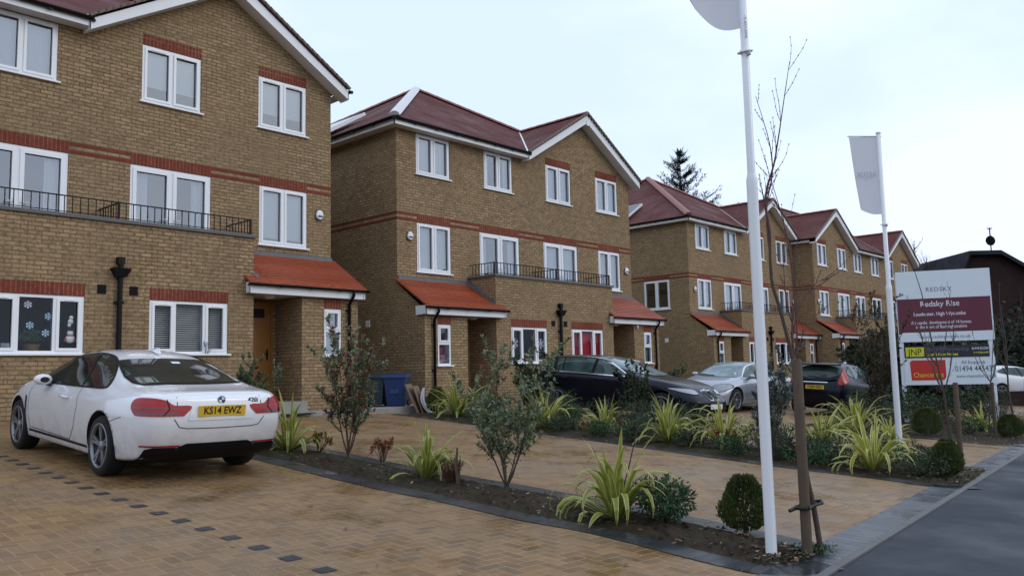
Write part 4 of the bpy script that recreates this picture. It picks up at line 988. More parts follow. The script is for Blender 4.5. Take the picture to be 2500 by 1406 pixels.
def estate(c):
    for fr, sg in ((LEFT, 1), (RIGHT, -1)):
        dlo = smoothpoly([(3.22, .985), (2.92, 1.12), (2.62, 1.26), (2.3, 1.35), (1.85, 1.395), (1.2, 1.39), (.7, 1.35), (.42, 1.24), (.30, 1.06), (.5, 1.045), (1.5, 1.03), (2.6, 1.0)], 4)
        c.line('window_chrome', dlo + [dlo[0]], fr, 'chrome', .022, .014)
        c.patch('side_window', dlo, fr, 'glass_green', .007)
        for x0, x1, ww in ((2.12, 2.14, .09), (1.22, 1.16, .035), (.98, .86, .10)): c.line('window_post', [(x0, 1.02), (x1, 1.39)], fr, 'car_black', ww, .013)
        for pts in ([(3.26, .97), (3.28, .6), (3.20, .32), (2.14, .30), (2.12, 1.0)], [(2.12, .30), (1.5, .32), (1.28, .62), (1.02, .82), (.96, 1.04)]): c.line('door_gap', pts, fr, 'black_plastic', .008, .002)
        h = MB()
        for x in (2.22, 1.2): h.tube([(x, sg * .915, .90), (x + .04, sg * .955, .905), (x + .18, sg * .955, .905), (x + .22, sg * .915, .90)], .014, 6)
        obj('door_handle', h, 'paint_navy', c.root); mirror_(c, 2.9, 1.05, .86, sg, 'paint_navy')
        r = MB(); pts = [c.proj((x, sg * .60, 3), (0, 0, -1), .03 if .5 < x < 2.6 else .0) for x in [.42 + .235 * k for k in range(10)]]; r.tube(pts, .016, 6); obj('roof_rail', r, 'chrome', c.root)
        hl = smoothpoly([(sg * .42, .67), (sg * .44, .745), (sg * .64, .775), (sg * .80, .785), (sg * .88, .775), (sg * .78, .70), (sg * .6, .66)][::sg], 3)
        t = c.patch('headlight', hl, FRONT, 'lamp_clear', .006)
        c.patch('headlight_trim', [((u - sg * .64) * 1.05 + sg * .64, (v - .74) * 1.15 + .74) for u, v in hl], FRONT, 'car_black', .004, parent=t)
        x = sg * .13
        g = [(x - .10, .57), (x - .115, .69), (x - .08, .75), (x + .08, .75), (x + .11, .69), (x + .10, .57), (x + .06, .53), (x - .06, .53)]
        k = c.patch('kidney_grille', g, FRONT, 'chrome', .006); c.patch('grille_mesh', [((u - x) * .84 + x, (v - .64) * .84 + .64) for u, v in g], FRONT, 'car_black', .010, parent=k)
        c.patch('tail_light', [(sg * .50, .86), (sg * .86, .86), (sg * .86, 1.0), (sg * .50, .96)][::sg], REAR, 'lamp_red', .006)
    c.patch('windscreen', smoothpoly([(-.70, 1.10), (-.58, 1.40), (0, 1.44), (.58, 1.40), (.70, 1.10), (.4, 1.045), (0, 1.03), (-.4, 1.045)], 3), FRONT, 'glass_sky_glare', .007)
    c.patch('lower_intake', [(-.72, .26), (-.60, .46), (.60, .46), (.72, .26)], FRONT, 'car_black', .005)
    c.patch('rear_window', [(-.6, 1.08), (-.5, 1.36), (.5, 1.36), (.6, 1.08)], REAR, 'glass_dark', .006)
    plate(c, .40, '', 'plate_white', 4.975, True)
    b = MB(); b.lathe([(.001, .008), (.04, .006), (.041, 0)], (0, 0, 0), 20); p = c.proj((4.66, 0, 2), (0, 0, -1), .002); o = obj('roundel', b, 'badge_white', c.root); o.location = p; o.rotation_euler = (0, .45, 0)
estate(c2)

# ---------------- silver saloon
S3 = dict(L=5.04, xs=[0, .05, .16, .45, .9, 1.15, 1.6, 2.1, 2.6, 3.05, 3.45, 3.8, 4.15, 4.5, 4.85, 4.98, 5.04], axles=(1.10, 4.19), wr=.335, tw=.92, rim=.23, spokes=7,
    wid=[(0, .84), (.3, .90), (1, .925), (4.2, .925), (4.7, .89), (5.04, .78)],
    top=[(0, .90), (.16, .99), (.45, 1.02), (.9, 1.08), (1.15, 1.19), (1.6, 1.38), (2.1, 1.44), (2.6, 1.455), (3.05, 1.37), (3.45, 1.18), (3.8, 1.0), (4.15, .94), (4.5, .88), (4.85, .78), (5.04, .66)],
    belt=[(0, .86), (.5, .94), (2, .95), (3.7, .92), (4.2, .84), (5.04, .58)],
    rx=[.2, .18, .12, .02, 0, .02, .06, .08, .08, .08], fx=[.16, .12, .05, 0, .02, .08, .18, .22, .22, .2], bot=[(0, .28), (1, .2), (5, .2)], fb=.12)
c3 = Car('parked_car', 'silver-grey saloon with oval headlights, partly hidden by the tall white flagpole', S3, (26.1, 12.45), radians(180), 'paint_silver')
def saloon(c):
    for fr, sg in ((LEFT, 1), (RIGHT, -1)):
        dlo = smoothpoly([(3.72, .955), (3.45, 1.10), (3.1, 1.27), (2.7, 1.355), (2.2, 1.375), (1.7, 1.31), (1.3, 1.16), (1.08, 1.02), (1.25, .985), (2, .965), (3, .955)], 4)
        c.line('window_chrome', dlo + [dlo[0]], fr, 'chrome', .018, .014)
        c.patch('side_window', dlo, fr, 'glass_green', .007)
        for x0, x1, ww in ((2.45, 2.45, .07), (1.5, 1.6, .05)): c.line('window_post', [(x0, .97), (x1, 1.35)], fr, 'car_black', ww, .013)
        for pts in ([(3.68, .94), (3.62, .35), (2.45, .33), (2.45, .96)], [(2.43, .33), (1.6, .35), (1.42, .7), (1.3, .97)]): c.line('door_gap', pts, fr, 'black_plastic', .007, .002)
        c.patch('side_moulding', [(1.5, .50), (1.5, .56), (3.75, .56), (3.75, .50)], fr, 'paint_silver', .02)
        c.line('moulding_chrome', [(1.5, .535), (3.75, .535)], fr, 'chrome', .012, .024)
        mirror_(c, 3.35, 1.02, .86, sg, 'paint_silver')
        hl = smoothpoly([(sg * .42, .62), (sg * .48, .74), (sg * .66, .79), (sg * .82, .765), (sg * .86, .68), (sg * .74, .59), (sg * .54, .575)][::sg], 3)
        t = c.patch('headlight', hl, FRONT, 'lamp_clear', .008); c.patch('headlight_trim', [((u - sg * .65) * 1.07 + sg * .65, (v - .68) * 1.1 + .68) for u, v in hl], FRONT, 'car_black', .005, parent=t)
    c.patch('windscreen', smoothpoly([(-.70, 1.01), (-.56, 1.35), (0, 1.395), (.56, 1.35), (.70, 1.01), (.4, .985), (0, .975), (-.4, .985)], 3), FRONT, 'glass_sky_glare', .007)
    c.line('wiper', [(-.5, 1.02), (-.02, 1.0)], FRONT, 'car_black', .02, .02)
    c.patch('grille', [(-.30, .50), (-.33, .68), (.33, .68), (.30, .50)], FRONT, 'car_black', .006)
    c.patch('lower_intake', [(-.6, .28), (-.5, .40), (.5, .40), (.6, .28)], FRONT, 'car_black', .006)
    c.patch('rear_window', [(-.62, 1.05), (-.5, 1.33), (.5, 1.33), (.62, 1.05)], REAR, 'glass_dark', .006)
    q = MB(); q.lathe([(.001, .004), (.045, .003), (.046, 0)], (0, 0, 0), 16, 'x'); o = obj('tax_disc', q, 'plate_white', c.root); p = c.proj((8, .52, 1.07), (-1, 0, 0), .01); o.location = p; o.rotation_euler = (0, -1.0, 0)
saloon(c3)

# ---------------- dark hatchback
S4 = dict(L=3.95, xs=[0, .05, .15, .34, .62, .95, 1.35, 1.75, 2.15, 2.55, 2.9, 3.15, 3.45, 3.72, 3.88, 3.95], axles=(.66, 3.15), wr=.31, tw=.86, rim=.215,
    wid=[(0, .80), (.3, .845), (1, .86), (3, .86), (3.5, .83), (3.95, .72)],
    top=[(0, .98), (.05, 1.12), (.15, 1.33), (.34, 1.45), (.62, 1.475), (.95, 1.50), (1.35, 1.505), (1.75, 1.48), (2.15, 1.40), (2.55, 1.22), (2.9, 1.05), (3.15, .97), (3.45, .90), (3.72, .80), (3.95, .68)],
    belt=[(0, 1.02), (.4, 1.06), (1.0, 1.02), (2.0, .95), (2.9, .90), (3.3, .82), (3.95, .60)],
    rx=[.16, .14, .08, .01, 0, .02, .05, .10, .16, .18], fx=[.14, .1, .05, 0, .02, .08, .15, .2, .2, .2], bot=[(0, .27), (.6, .2), (3.95, .2)])
c4 = Car('parked_car', 'dark blue hatchback seen from behind with red upright tail light and yellow plate', S4, (23.0, 9.75), radians(1), 'paint_black')
def hatch(c, front=False):
    for fr, sg in ((LEFT, 1), (RIGHT, -1)):
        dlo = smoothpoly([(2.88, .95), (2.55, 1.14), (2.2, 1.29), (1.8, 1.38), (1.3, 1.40), (.9, 1.36), (.55, 1.22), (.62, 1.13), (1.0, 1.07), (1.6, 1.01), (2.3, .965)], 4)
        c.patch('side_window', dlo, fr, 'glass_green', .006)
        for x0, x1, ww in ((1.65, 1.48, .08), (.92, .86, .05)): c.line('window_post', [(x0, 1.0 + (.06 if x0 < 1 else 0)), (x1, 1.40)], fr, 'car_black', ww, .012)
        c.line('window_chrome', [(.9, 1.075), (1.6, 1.0), (2.85, .935)], fr, 'chrome', .012, .008)
        for pts in ([(2.85, .92), (2.80, .4), (1.66, .33), (1.66, 1.0)], [(1.64, .33), (1.1, .38), (.95, .7), (.9, 1.06)]): c.line('door_gap', pts, fr, 'black_plastic', .007, .002)
        mirror_(c, 2.58, 1.0, .79, sg, c.body.data.materials[0].name)
        fr2 = corner(sg, radians(38))
        t = c.patch('tail_light', [(.50, .90), (.60, .88), (.80, .93), (.86, 1.05), (.83, 1.22), (.76, 1.36), (.66, 1.20), (.56, 1.04)], fr2, 'lamp_red', .010, .05)
        c.patch('reflector', [(sg * .48, .34), (sg * .70, .34), (sg * .70, .37), (sg * .48, .37)][::sg], REAR, 'lamp_red_dark', .006)
        c.patch('headlight', [(sg * .40, .66), (sg * .70, .70), (sg * .74, .84), (sg * .46, .76)][::sg], FRONT, 'lamp_clear', .006)
    c.patch('rear_window', smoothpoly([(-.60, 1.14), (-.60, 1.26), (-.50, 1.385), (0, 1.41), (.50, 1.385), (.60, 1.26), (.60, 1.14), (.3, 1.06), (0, 1.05), (-.3, 1.06)], 3), REAR, 'glass_green', .008)
    sp = MB(); sp.mesh([(.02, -.55, 1.435), (.02, .55, 1.435), (.34, .60, 1.475), (.34, -.60, 1.475), (.03, -.55, 1.41), (.03, .55, 1.41), (.34, .60, 1.40), (.34, -.60, 1.40)], [(0, 1, 2, 3), (4, 7, 6, 5), (0, 4, 5, 1), (1, 5, 6, 2), (3, 7, 4, 0)]); obj('roof_spoiler', sp, c.body.data.materials[0].name, c.root, bevel=.012)
    c.line('boot_chrome', [(-.34, .935), (.34, .935)], REAR, 'chrome', .016, .012)
    c.line('boot_gap', [(-.6, .98), (-.5, .70), (-.3, .62), (.3, .62), (.5, .70), (.6, .98)], REAR, 'black_plastic', .008, .003)
    c.patch('windscreen', [(-.62, 1.05), (-.5, 1.36), (.5, 1.36), (.62, 1.05)], FRONT, 'glass_sky_glare', .006)
    c.patch('grille', [(-.4, .3), (-.4, .44), (.4, .44), (.4, .3)], FRONT, 'car_black', .006)
    w = MB(); 
    c.line('rear_wiper', [(-.05, 1.06), (.28, 1.10)], REAR, 'car_black', .025, .016)
hatch(c4)
plate(c4, .80, 'FG09 KRD', 'plate_yellow', -.045)
p = c4.proj((-2, -.42, .80), (1, 0, 0), .004); text_mesh('Fiesta', .07, 'chrome', c4.root, 'model_lettering', (p.x - .006, -.48, .82), (pi / 2, 0, -pi / 2), shear=.4)
c5 = Car('parked_car', 'distant white hatchback on the road beyond the sign board, at the right edge', S4, (44.2, 10.8), radians(-47), 'paint_white')
hatch(c5)
del c5.root['group']
# ================================================================== street things
simple('pole_white', (.72, .735, .76), .3, var=.03, coat=.3); simple('stake_wood', (.082, .056, .035), .8, var=.35, scale=14); simple('bark', (.06, .045, .034), .85, var=.4, scale=25); simple('twig_red', (.085, .028, .028), .6, var=.3, scale=20)
simple('rubber', (.008, .008, .008), .6); simple('board_white', (.70, .75, .80), .5, var=.04); simple('burgundy', (.115, .012, .030), .5, var=.06); simple('navy_board', (.010, .010, .022), .45); simple('board_yellow', (.62, .60, .01), .5, var=.05)
simple('board_red', (.52, .018, .010), .45, var=.05); simple('text_grey', (.10, .13, .18), .6); simple('text_faint', (.42, .44, .48), .7); simple('text_white', (.70, .68, .74), .6); simple('text_yellow', (.70, .50, .02), .5); simple('text_lime', (.58, .56, .02), .5); simple('text_dim', (.12, .11, .16), .5)
t = NT('flag_cloth'); t.set(rough=.9, spec=.1); t.col(t.mix(t.noise(3, 3), (.78, .79, .83), (.86, .87, .90))); MT['flag_cloth'] = t.m
_tr = t.n('ShaderNodeBsdfTranslucent'); _tr.inputs[0].default_value = (.7, .72, .78, 1); _mx = t.n('ShaderNodeMixShader'); _mx.inputs[0].default_value = .5
t.l(t.b.outputs[0], _mx.inputs[1]); t.l(_tr.outputs[0], _mx.inputs[2]); t.l(_mx.outputs[0], t.N['Material Output'].inputs[0])
def flagpole(x, y, label, zj, zring, ztop, r0, r1, fl):
    z0 = H(x, y) - .05; root = empty('flagpole', (x, y, 0), 0, label, 'flagpole')
    m = MB(); m.lathe([(r0, z0), (r0, zj - .06), (r0 * 1.01, zj), (r1 * 1.12, zj + .04), (r1, zj + .06), (r1, ztop), (.001, ztop + .01)], (0, 0, 0), 20); obj('pole', m, 'pole_white', root)
    m = MB(); m.lathe([(r1 + .002, 0), (r1 + .012, 0), (r1 + .012, .022), (r1 + .002, .022)], (0, 0, zring), 18)
    n = 16; R_ = r1 + .018
    m.tube([(R_ * 1.15 * cos(2 * pi * k / n) , R_ * 1.15 * sin(2 * pi * k / n), zring + .008 + .012 * cos(2 * pi * k / n)) for k in range(n + 1)], .006, 6, False)
    m.lathe([(.0, -.03), (.016, -.03), (.016, .0)], (-.5 * r1, -r1 - .006, zring), 10); obj('banner_weight_ring', m, 'pole_white', root)
    d, wd, zt, zb, wav, rag = fl
    g = MB(); nx, nz_ = 14, 26; vs = []; R = random.Random(int(x * 10)); side = Vector((-d[1], d[0]))
    for j in range(nz_ + 1):
        for i in range(nx + 1):
            u = i / nx; v = j / nz_; w_ = wd * (1 - rag * .25 * v * v)
            xx = u * w_; off = wav * (sin(u * 7 + v * 3) * .6 + sin(v * 5 + u * 2) * .5) * u
            w_ = w_ * (1 - (.22 * v if rag < .5 else 0)); xx = u * w_; z = zt + (zb - zt) * v + (rag * .30 * u ** 2.2 * v) - (.04 * sin(u * pi) * v * rag) + (R.uniform(0, .05) * rag if i >= nx - 2 and j == nz_ else 0)
            vs.append((d[0] * (xx + r1) + side.x * off, d[1] * (xx + r1) + side.y * off, z))
    g.mesh(vs, [(j * (nx + 1) + i, j * (nx + 1) + i + 1, (j + 1) * (nx + 1) + i + 1, (j + 1) * (nx + 1) + i) for j in range(nz_) for i in range(nx)], True)
    b = empty('banner', (x, y, 0), 0, fl and label.replace('flagpole', 'pole').split(',')[0] and None); C.objects.unlink(b); bpy.data.objects.remove(b)
    bo = obj('banner', g, 'flag_cloth', root)
    h = MB(); h.tube([(-d[0] * .06, -d[1] * .06, zt), (d[0] * (wd + .05), d[1] * (wd + .05), zt + .02)], .010, 6); obj('banner_arm', h, 'pole_white', root)
    c_ = MB(); c_.lathe([(.0, .03), (.03, .02), (.045, 0), (.02, -.01)], (0, 0, ztop + .01), 14); obj('pole_cap', c_, 'pole_white', root)
    return root, bo
near_pole, _b = flagpole(5.88, 2.88, 'tall white flagpole in the foreground with a hanging white banner cut by the top edge', 1.43, 2.44, 3.95, .0415, .030, ((-.70, .71), .60, 3.86, 2.64, .03, 1.0))
# a bit of faded marking on the pole, as on the banner sleeve
text_mesh('REDSKY', .07, 'text_faint', near_pole, 'faded_lettering', (-.013, -.0285, 2.64), (pi / 2, -pi / 2, 0), sx=.7)
far_pole, _b = flagpole(13.84, 4.54, 'smaller white flagpole left of the sign board, with a full white banner', 1.23, 2.24, 3.74, .047, .034, ((-.50, .60), .58, 3.70, 2.42, .03, .25))
m = MB(); d = Vector((-.50, .60)).normalized()
fo_ = text_mesh('REDSK', .12, 'text_faint', far_pole, 'banner_lettering', (-.16, .19, 3.06), (0, 0, 0))
a_ = math.atan2(-.60, .50) ; fo_.rotation_euler = (pi / 2, 0, a_); fo_.scale = (-.9, 1, 1); fo_.location = (-.17 - .03, .21 - .045, 3.06)
# ---- sign board
SL, SR = Vector((22.68, 7.26, 0)), Vector((23.64, 5.32, 0)); sw = (SR - SL).length; sa = math.atan2(SR.y - SL.y, SR.x - SL.x)
sign = empty('sign_board', (SL.x, SL.y, 0), sa, 'large white and burgundy development sign board on two white posts', 'sign')
ZB, ZT = -.53, 2.39
def zf(f): return ZT - (ZT - ZB) * f
def board(name, x0, x1, f0, f1, mat, y, par=None, th=.012):
    m = MB(); m.box(x0, x1, y, y + th, zf(f1), zf(f0)); return obj(name, m, mat, par or sign)
for x in (.04, sw - .06):
    m = MB(); m.box(x - .05, x + .05, .0, .09, H(23.5, 5.5) - .3, ZT - .06); obj('post', m, 'board_white', sign)
top = board('top_panel', 0, sw, 0, .244, 'board_white', -.02)
bur = board('name_panel', 0, sw, .245, .54, 'burgundy', -.02)
web = board('address_panel', .02, sw, .541, .623, 'board_white', -.02)
mid_ = board('agent_panel', .10, sw - .12, .66, .763, 'navy_board', -.035)
bot = board('lower_panel', .06, sw, .765, 1, 'board_white', -.02)
fm = MB(); fm.box(sw, sw + .03, -.022, .03, zf(.623), ZT); obj('frame_edge', fm, 'board_white', sign)
RX = (pi / 2, 0, 0)
def tx(s_, size, f, x, mat, par, al='CENTER', y=-.0225, **k): return text_mesh(s_, size, mat, par, 'lettering', (x, y, zf(f)), RX, align=al, depth=.0008, **k)
tx('REDSKY', .155, .168, sw * .46, 'text_grey', top, space=1.15, sx=1.0)
tx('Redsky Rise', .20, .295, sw * .46, 'text_white', bur, bold=.002, sx=.95)
tx('Loudwater, High Wycombe', .125, .383, sw * .45, 'text_white', bur, bold=.002, sx=.86)
tx('A bespoke development of 14 homes', .115, .458, sw * .46, 'text_white', bur, bold=.001, sx=.80)
tx('in the heart of Buckinghamshire', .115, .496, sw * .46, 'text_white', bur, bold=.001, sx=.80)
tx('www.redskyhomes.co.uk', .125, .583, sw * .5, 'text_grey', web, sx=.9)
y2 = board('logo_tile', .12, .55, .672, .752, 'board_yellow', -.0375, mid_, .003)
tx('JNP', .24, .715, .335, 'navy_board', y2, y=-.0395, sx=.85, bold=.001)
tx('The JNP Partnership', .135, .695, .60, 'text_dim', mid_, 'LEFT', y=-.0365, sx=.88); tx('Land & New Homes', .098, .738, .60, 'text_lime', mid_, 'LEFT', y=-.0365, bold=.003, sx=.9)
tx('01494 521234', .085, .694, sw - .14, 'text_white', mid_, 'RIGHT', y=-.0365, bold=.002, sx=.75); tx('www.jnp.co.uk', .075, .727, sw - .14, 'text_lime', mid_, 'RIGHT', y=-.0365, bold=.002, sx=.75)
rm_ = MB(); q = [(.22, .96), (.20, .80), (.25, .785), (1.03, .785), (1.03, .93), (.99, .955), (.95, .96)]
rm_.poly([(x, -.024, zf(f)) for x, f in q][::-1]); rt = obj('logo_tile', rm_, 'board_red', bot)
tx('Chancellors', .17, .915, .62, 'text_yellow', rt, y=-.0255, sx=.86, bold=.001)
tx('All Enquiries', .12, .812, sw * .77, 'text_grey', bot, sx=.9); tx('01494 445433', .20, .868, sw * .785, 'text_grey', bot, sx=.80, bold=.001); tx('www.chancellors.co.uk', .115, .930, sw * .79, 'text_grey', bot, sx=.84)

# ---- wheelie bins, boards
simple('bin_blue', (.010, .032, .12), .45, var=.15, scale=4); simple('bin_teal', (.016, .030, .042), .45, var=.15, scale=4); simple('bin_black', (.008, .008, .010), .45, var=.15)
simple('cardboard', (.17, .115, .075), .8, var=.15); simple('board_pale', (.60, .61, .66), .5, var=.05)
def bin_(x, y, rz, mat, label, h=1.0):
    root = empty('wheelie_bin', (x, y, H(x, y) + .055), rz, label, 'bin', 'wheelie bins between the first two houses'); k = h / 1.05
    m = MB(); b = .19; t = .25; vs = [(-b, -.22, .08), (b, -.22, .08), (b, .24, .08), (-b, .24, .08), (-t, -.33, .95 * k), (t, -.33, .95 * k), (t, .33, .95 * k), (-t, .33, .95 * k)]
    m.mesh(vs, [(0, 3, 2, 1), (0, 1, 5, 4), (1, 2, 6, 5), (2, 3, 7, 6), (3, 0, 4, 7), (4, 5, 6, 7)]); m.box(-.12, .12, -.285, -.245, .35, .6); m.box(-t - .02, t + .02, -.35, .35, .91 * k, .95 * k)
    obj('bin_body', m, mat, root, bevel=.015)
    l = MB(); l.mesh([(-.30, -.37, .955 * k), (.30, -.37, .955 * k), (.30, .33, 1.02 * k), (-.30, .33, 1.02 * k), (-.26, -.30, 1.0 * k), (.26, -.30, 1.0 * k), (.26, .27, 1.075 * k), (-.26, .27, 1.075 * k)], [(0, 3, 2, 1), (0, 1, 5, 4), (1, 2, 6, 5), (2, 3, 7, 6), (3, 0, 4, 7), (4, 5, 6, 7)])
    l.tube([(-.24, .38, 1.0 * k), (.24, .38, 1.0 * k)], .016, 6); obj('lid', l, mat, root, bevel=.012)
    for s_ in (-1, 1):
        w = MB(); w.lathe([(.02, 0), (.09, 0), (.10, .01), (.10, .045), (.09, .055), (.02, .055)], (s_ * .24 - .027, .26, .10), 16, 'x'); obj('wheel', w, 'rubber', root)
bin_(12.36, 15.85, radians(-42), 'bin_teal', 'dark teal wheelie bin, leftmost, beside the porch corner', .80)
bin_(12.62, 15.98, radians(-35), 'bin_black', 'black wheelie bin standing between the teal and the blue one', .80)
bin_(12.70, 15.45, radians(-50), 'bin_blue', 'bright blue wheelie bin, right of the black bin', .82)
def lean(x, y, rz, w_, h, th, mat, ang, name, label, curve=False):
    m = MB()
    if curve:
        n = 8; vs = []
        for i in range(n + 1):
            v = i / n
            for u in (-w_ / 2, w_ / 2): vs += [(u * (1 if v < .6 else 1 - (v - .6) * 1.2), .10 * sin(v * pi), v * h), (u * (1 if v < .6 else 1 - (v - .6) * 1.2), .10 * sin(v * pi) + th, v * h)]
        m.mesh(vs, [f for i in range(n) for f in ((i * 4, i * 4 + 2, i * 4 + 6, i * 4 + 4), (i * 4 + 1, i * 4 + 5, i * 4 + 7, i * 4 + 3), (i * 4, i * 4 + 4, i * 4 + 5, i * 4 + 1), (i * 4 + 2, i * 4 + 3, i * 4 + 7, i * 4 + 6))])
    else: m.box(-w_ / 2, w_ / 2, 0, th, 0, h)
    o = obj(name, m, mat); o.location = (x, y, H(x, y) + .02); o.rotation_euler = (ang, 0, rz); tag(o, label, 'board')
lean(12.85, 14.75, radians(35), .55, .72, .03, 'cardboard', radians(-24), 'leaning_board', 'brown board leaning on the second house corner, behind the pale sheet')
lean(12.95, 14.72, radians(35), .50, .66, .012, 'cardboard', radians(-20), 'leaning_board', 'thin light-edged board leaning between the brown board and the curved sheet')
lean(13.06, 14.66, radians(38), .46, .60, .01, 'board_pale', radians(-14), 'leaning_board', 'curved pale grey sheet leaning against the boards by the corner', True)

# ---- things on and in the windows
def flake(x, y, z, r, mat, label, hexes=False):
    m = MB()
    for k in range(6):
        a = pi / 3 * k + pi / 6; p = lambda rr, da=0: (r * rr * cos(a + da), 0, r * rr * sin(a + da))
        m.obox((0, 0, 0), p(1), .012 if not hexes else .016, r * .09, (0, 1, 0))
        for rr in (.45, .72):
            for s_ in (-1, 1): m.obox(p(rr), p(rr + .28, s_ * .30), .010, r * .075, (0, 1, 0))
    if hexes: m.tube([(r * .32 * cos(pi / 3 * k), 0, r * .32 * sin(pi / 3 * k)) for k in range(7)], r * .05, 5, False)
    o = obj('snowflake_sticker', m, mat); o.location = (x, y, z); tag(o, label, 'decoration', 'snowflake decorations in the windows')
b1x, b1y, b1z = .935, 16.643, .233; gy = b1y - 1.05 + SET + .022
for i, (px, z, mt, lb) in enumerate(((3.89, 1.12, 'text_white', 'white snowflake, highest in the middle pane of the left window'), (4.22, .93, 'snow_blue', 'pale blue snowflake near the right of the middle pane, below the white one'), (3.93, .77, 'snow_blue', 'pale blue snowflake at the left of the middle pane'), (4.18, .64, 'snow_blue', 'lowest pale blue snowflake, over the window plant'))):
    flake(b1x + px, gy, b1z + z, .062, mt, lb)
flake(b1x + 3.40, gy, b1z + 1.1, .05, 'badge_blue', 'dark blue snowflake in the pane at the left edge of the photo'); flake(b1x + 3.42, gy, b1z + .78, .05, 'badge_blue', 'lower dark blue snowflake in the pane at the left edge')
gy2 = 16.901 - 1.05 + SET + .022
flake(13.949 + 3.43, gy2, .84, .15, 'text_white', 'large lacy white snowflake in the left pane of the dark window of the second house', True)
flake(13.949 + 4.55, gy2, .84, .15, 'text_white', 'large lacy white snowflake in the right pane of the dark window of the second house', True)
def snowman(x, y, z, s_):
    root = empty('snowman_sticker', (x, y, z), 0, 'white snowman window sticker with red scarf and blue mittens', 'decoration')
    for cx, cz, r in ((0, 0, .075), (0, .10, .052), (0, .30, .045), (.01, .37, .035), (-.02, .235, .03)):
        m = MB(); m.lathe([(0.001, -.004), (r, -.003), (r, 0)], (cx, 0, cz), 18, 'y'); obj('snowball', m, 'white_plastic', root)
    m = MB(); m.mesh([(x, y_, z_) for y_ in (-.008, -.005) for x, z_ in ((-.07, .137), (.07, .137), (.07, .147), (.05, .147), (.05, .20), (-.05, .20), (-.05, .147), (-.07, .147))], [tuple(range(8)), tuple(range(15, 7, -1))]); obj('hat', m, 'black_plastic', root)
    m = MB(); m.box(-.055, .055, -.009, -.005, .045, .065); m.box(-.10, -.06, -.009, -.005, -.05, .0); m.box(.06, .10, -.009, -.005, -.05, .0); obj('scarf', m, 'red_cloth', root)
snowman(b1x + 4.58, gy, b1z + .55, 1)
pl = MB(); 
def potplant(x, y, z):
    root = empty('potted_plant', (x, y, z), 0, 'bushy green pot plant on the sill behind the middle pane of the left window', 'plant'); p = MB(); p.lathe([(.10, 0), (.14, .14), (.15, .15), (.12, .15), (.0, .13)], (0, 0, 0), 18); obj('pot', p, 'terracotta', root)
    R = random.Random(4); l = MB()
    for _ in range(160):
        a, e = R.uniform(0, 6.3), R.uniform(.1, 1.5); r = R.uniform(.05, .24); c = Vector((r * cos(a) * cos(e), r * .5 * sin(a) * cos(e), .2 + r * sin(e) * .9)); u = Vector((R.uniform(-1, 1), R.uniform(-1, 1), R.uniform(-.6, 1))).normalized() * .035; v = u.cross(Vector((0, 1, .2))).normalized() * .014
        l.poly([c - u, c - v, c + u, c + v])
    obj('leaves', l, 'green_plant', root)
potplant(b1x + 4.02, gy + .20, b1z + .30)
m = MB(); m.box(-.16, .06, 0, .02, 0, .16); o = obj('window_card', m, 'board_pale'); o.location = (b1x + 3.72, gy + .2, b1z + .31); tag(o, 'pale card standing behind the left window beside the pot plant', 'card')
# hanging cable of lights at the open sash, round white dish in the right-hand window
m = MB(); R = random.Random(9)
for k in range(7): 
    x0 = R.uniform(-.06, .08); m.tube([(x0 * .2, -.02, .10), (x0, -.06, .16 + R.uniform(0, .06)), (x0 + .05, -.07, .06), (x0 * .6 + .02, -.05, -.04)], .004, 5)
o = obj('cable_bundle', m, 'text_grey'); o.location = (b1x + 7.04, b1y - 1.06, b1z + .33); tag(o, 'tangle of pale cable hanging over the sill of the window with slatted blinds', 'cable')
# Christmas door hanging
root = empty('door_hanging', (b1x + 8.40, b1y - .08, b1z + .10), 0, 'red and white knitted Christmas hanging on the oak front door', 'decoration')
m = MB(); m.box(-.10, .10, -.03, 0, .0, .16); m.box(-.09, -.01, -.03, 0, -.20, -.02); m.box(.01, .09, -.03, 0, -.20, -.02); obj('red_cloth_body', m, 'red_cloth', root, bevel=.012)
m = MB()
for cx, cz, r in ((-.05, .22, .055), (.05, .22, .055), (0, .18, .06)): m.lathe([(.001, -.05), (r * .7, -.04), (r, -.01), (r, 0)], (cx, 0, cz), 12, 'y')
m.box(-.11, .11, -.04, 0, -.03, .01); m.box(-.10, .10, -.04, 0, -.24, -.20); obj('white_trim', m, 'white_plastic', root, bevel=.01)
m = MB(); m.box(-.12, .10, -.02, 0, .27, .55); obj('dark_bow', m, 'green_plant', root, bevel=.03)
m = MB(); m.box(-.38, .38, -.25, .25, 0, .02); o = obj('doormat', m, 'doormat'); o.location = (b1x + 8.7, b1y - 1.60, H(9.6, 15.0) + .055); tag(o, 'dark doormat on the path in front of the oak front door', 'doormat')
# small security lamp by the right-hand porch of house two
root = empty('security_lamp', (13.949 + 9.42, 16.901 - 1.07, 1.46), 0, 'small white security lamp under the right porch of the second house', 'lamp')
m = MB(); m.box(-.04, .04, -.05, 0, -.03, .06); obj('lamp_head', m, 'white_plastic', root, bevel=.01); m = MB(); m.lathe([(.001, -.06), (.03, -.05), (.035, -.02)], (0, -.03, -.01), 12); obj('sensor', m, 'white_plastic', root)
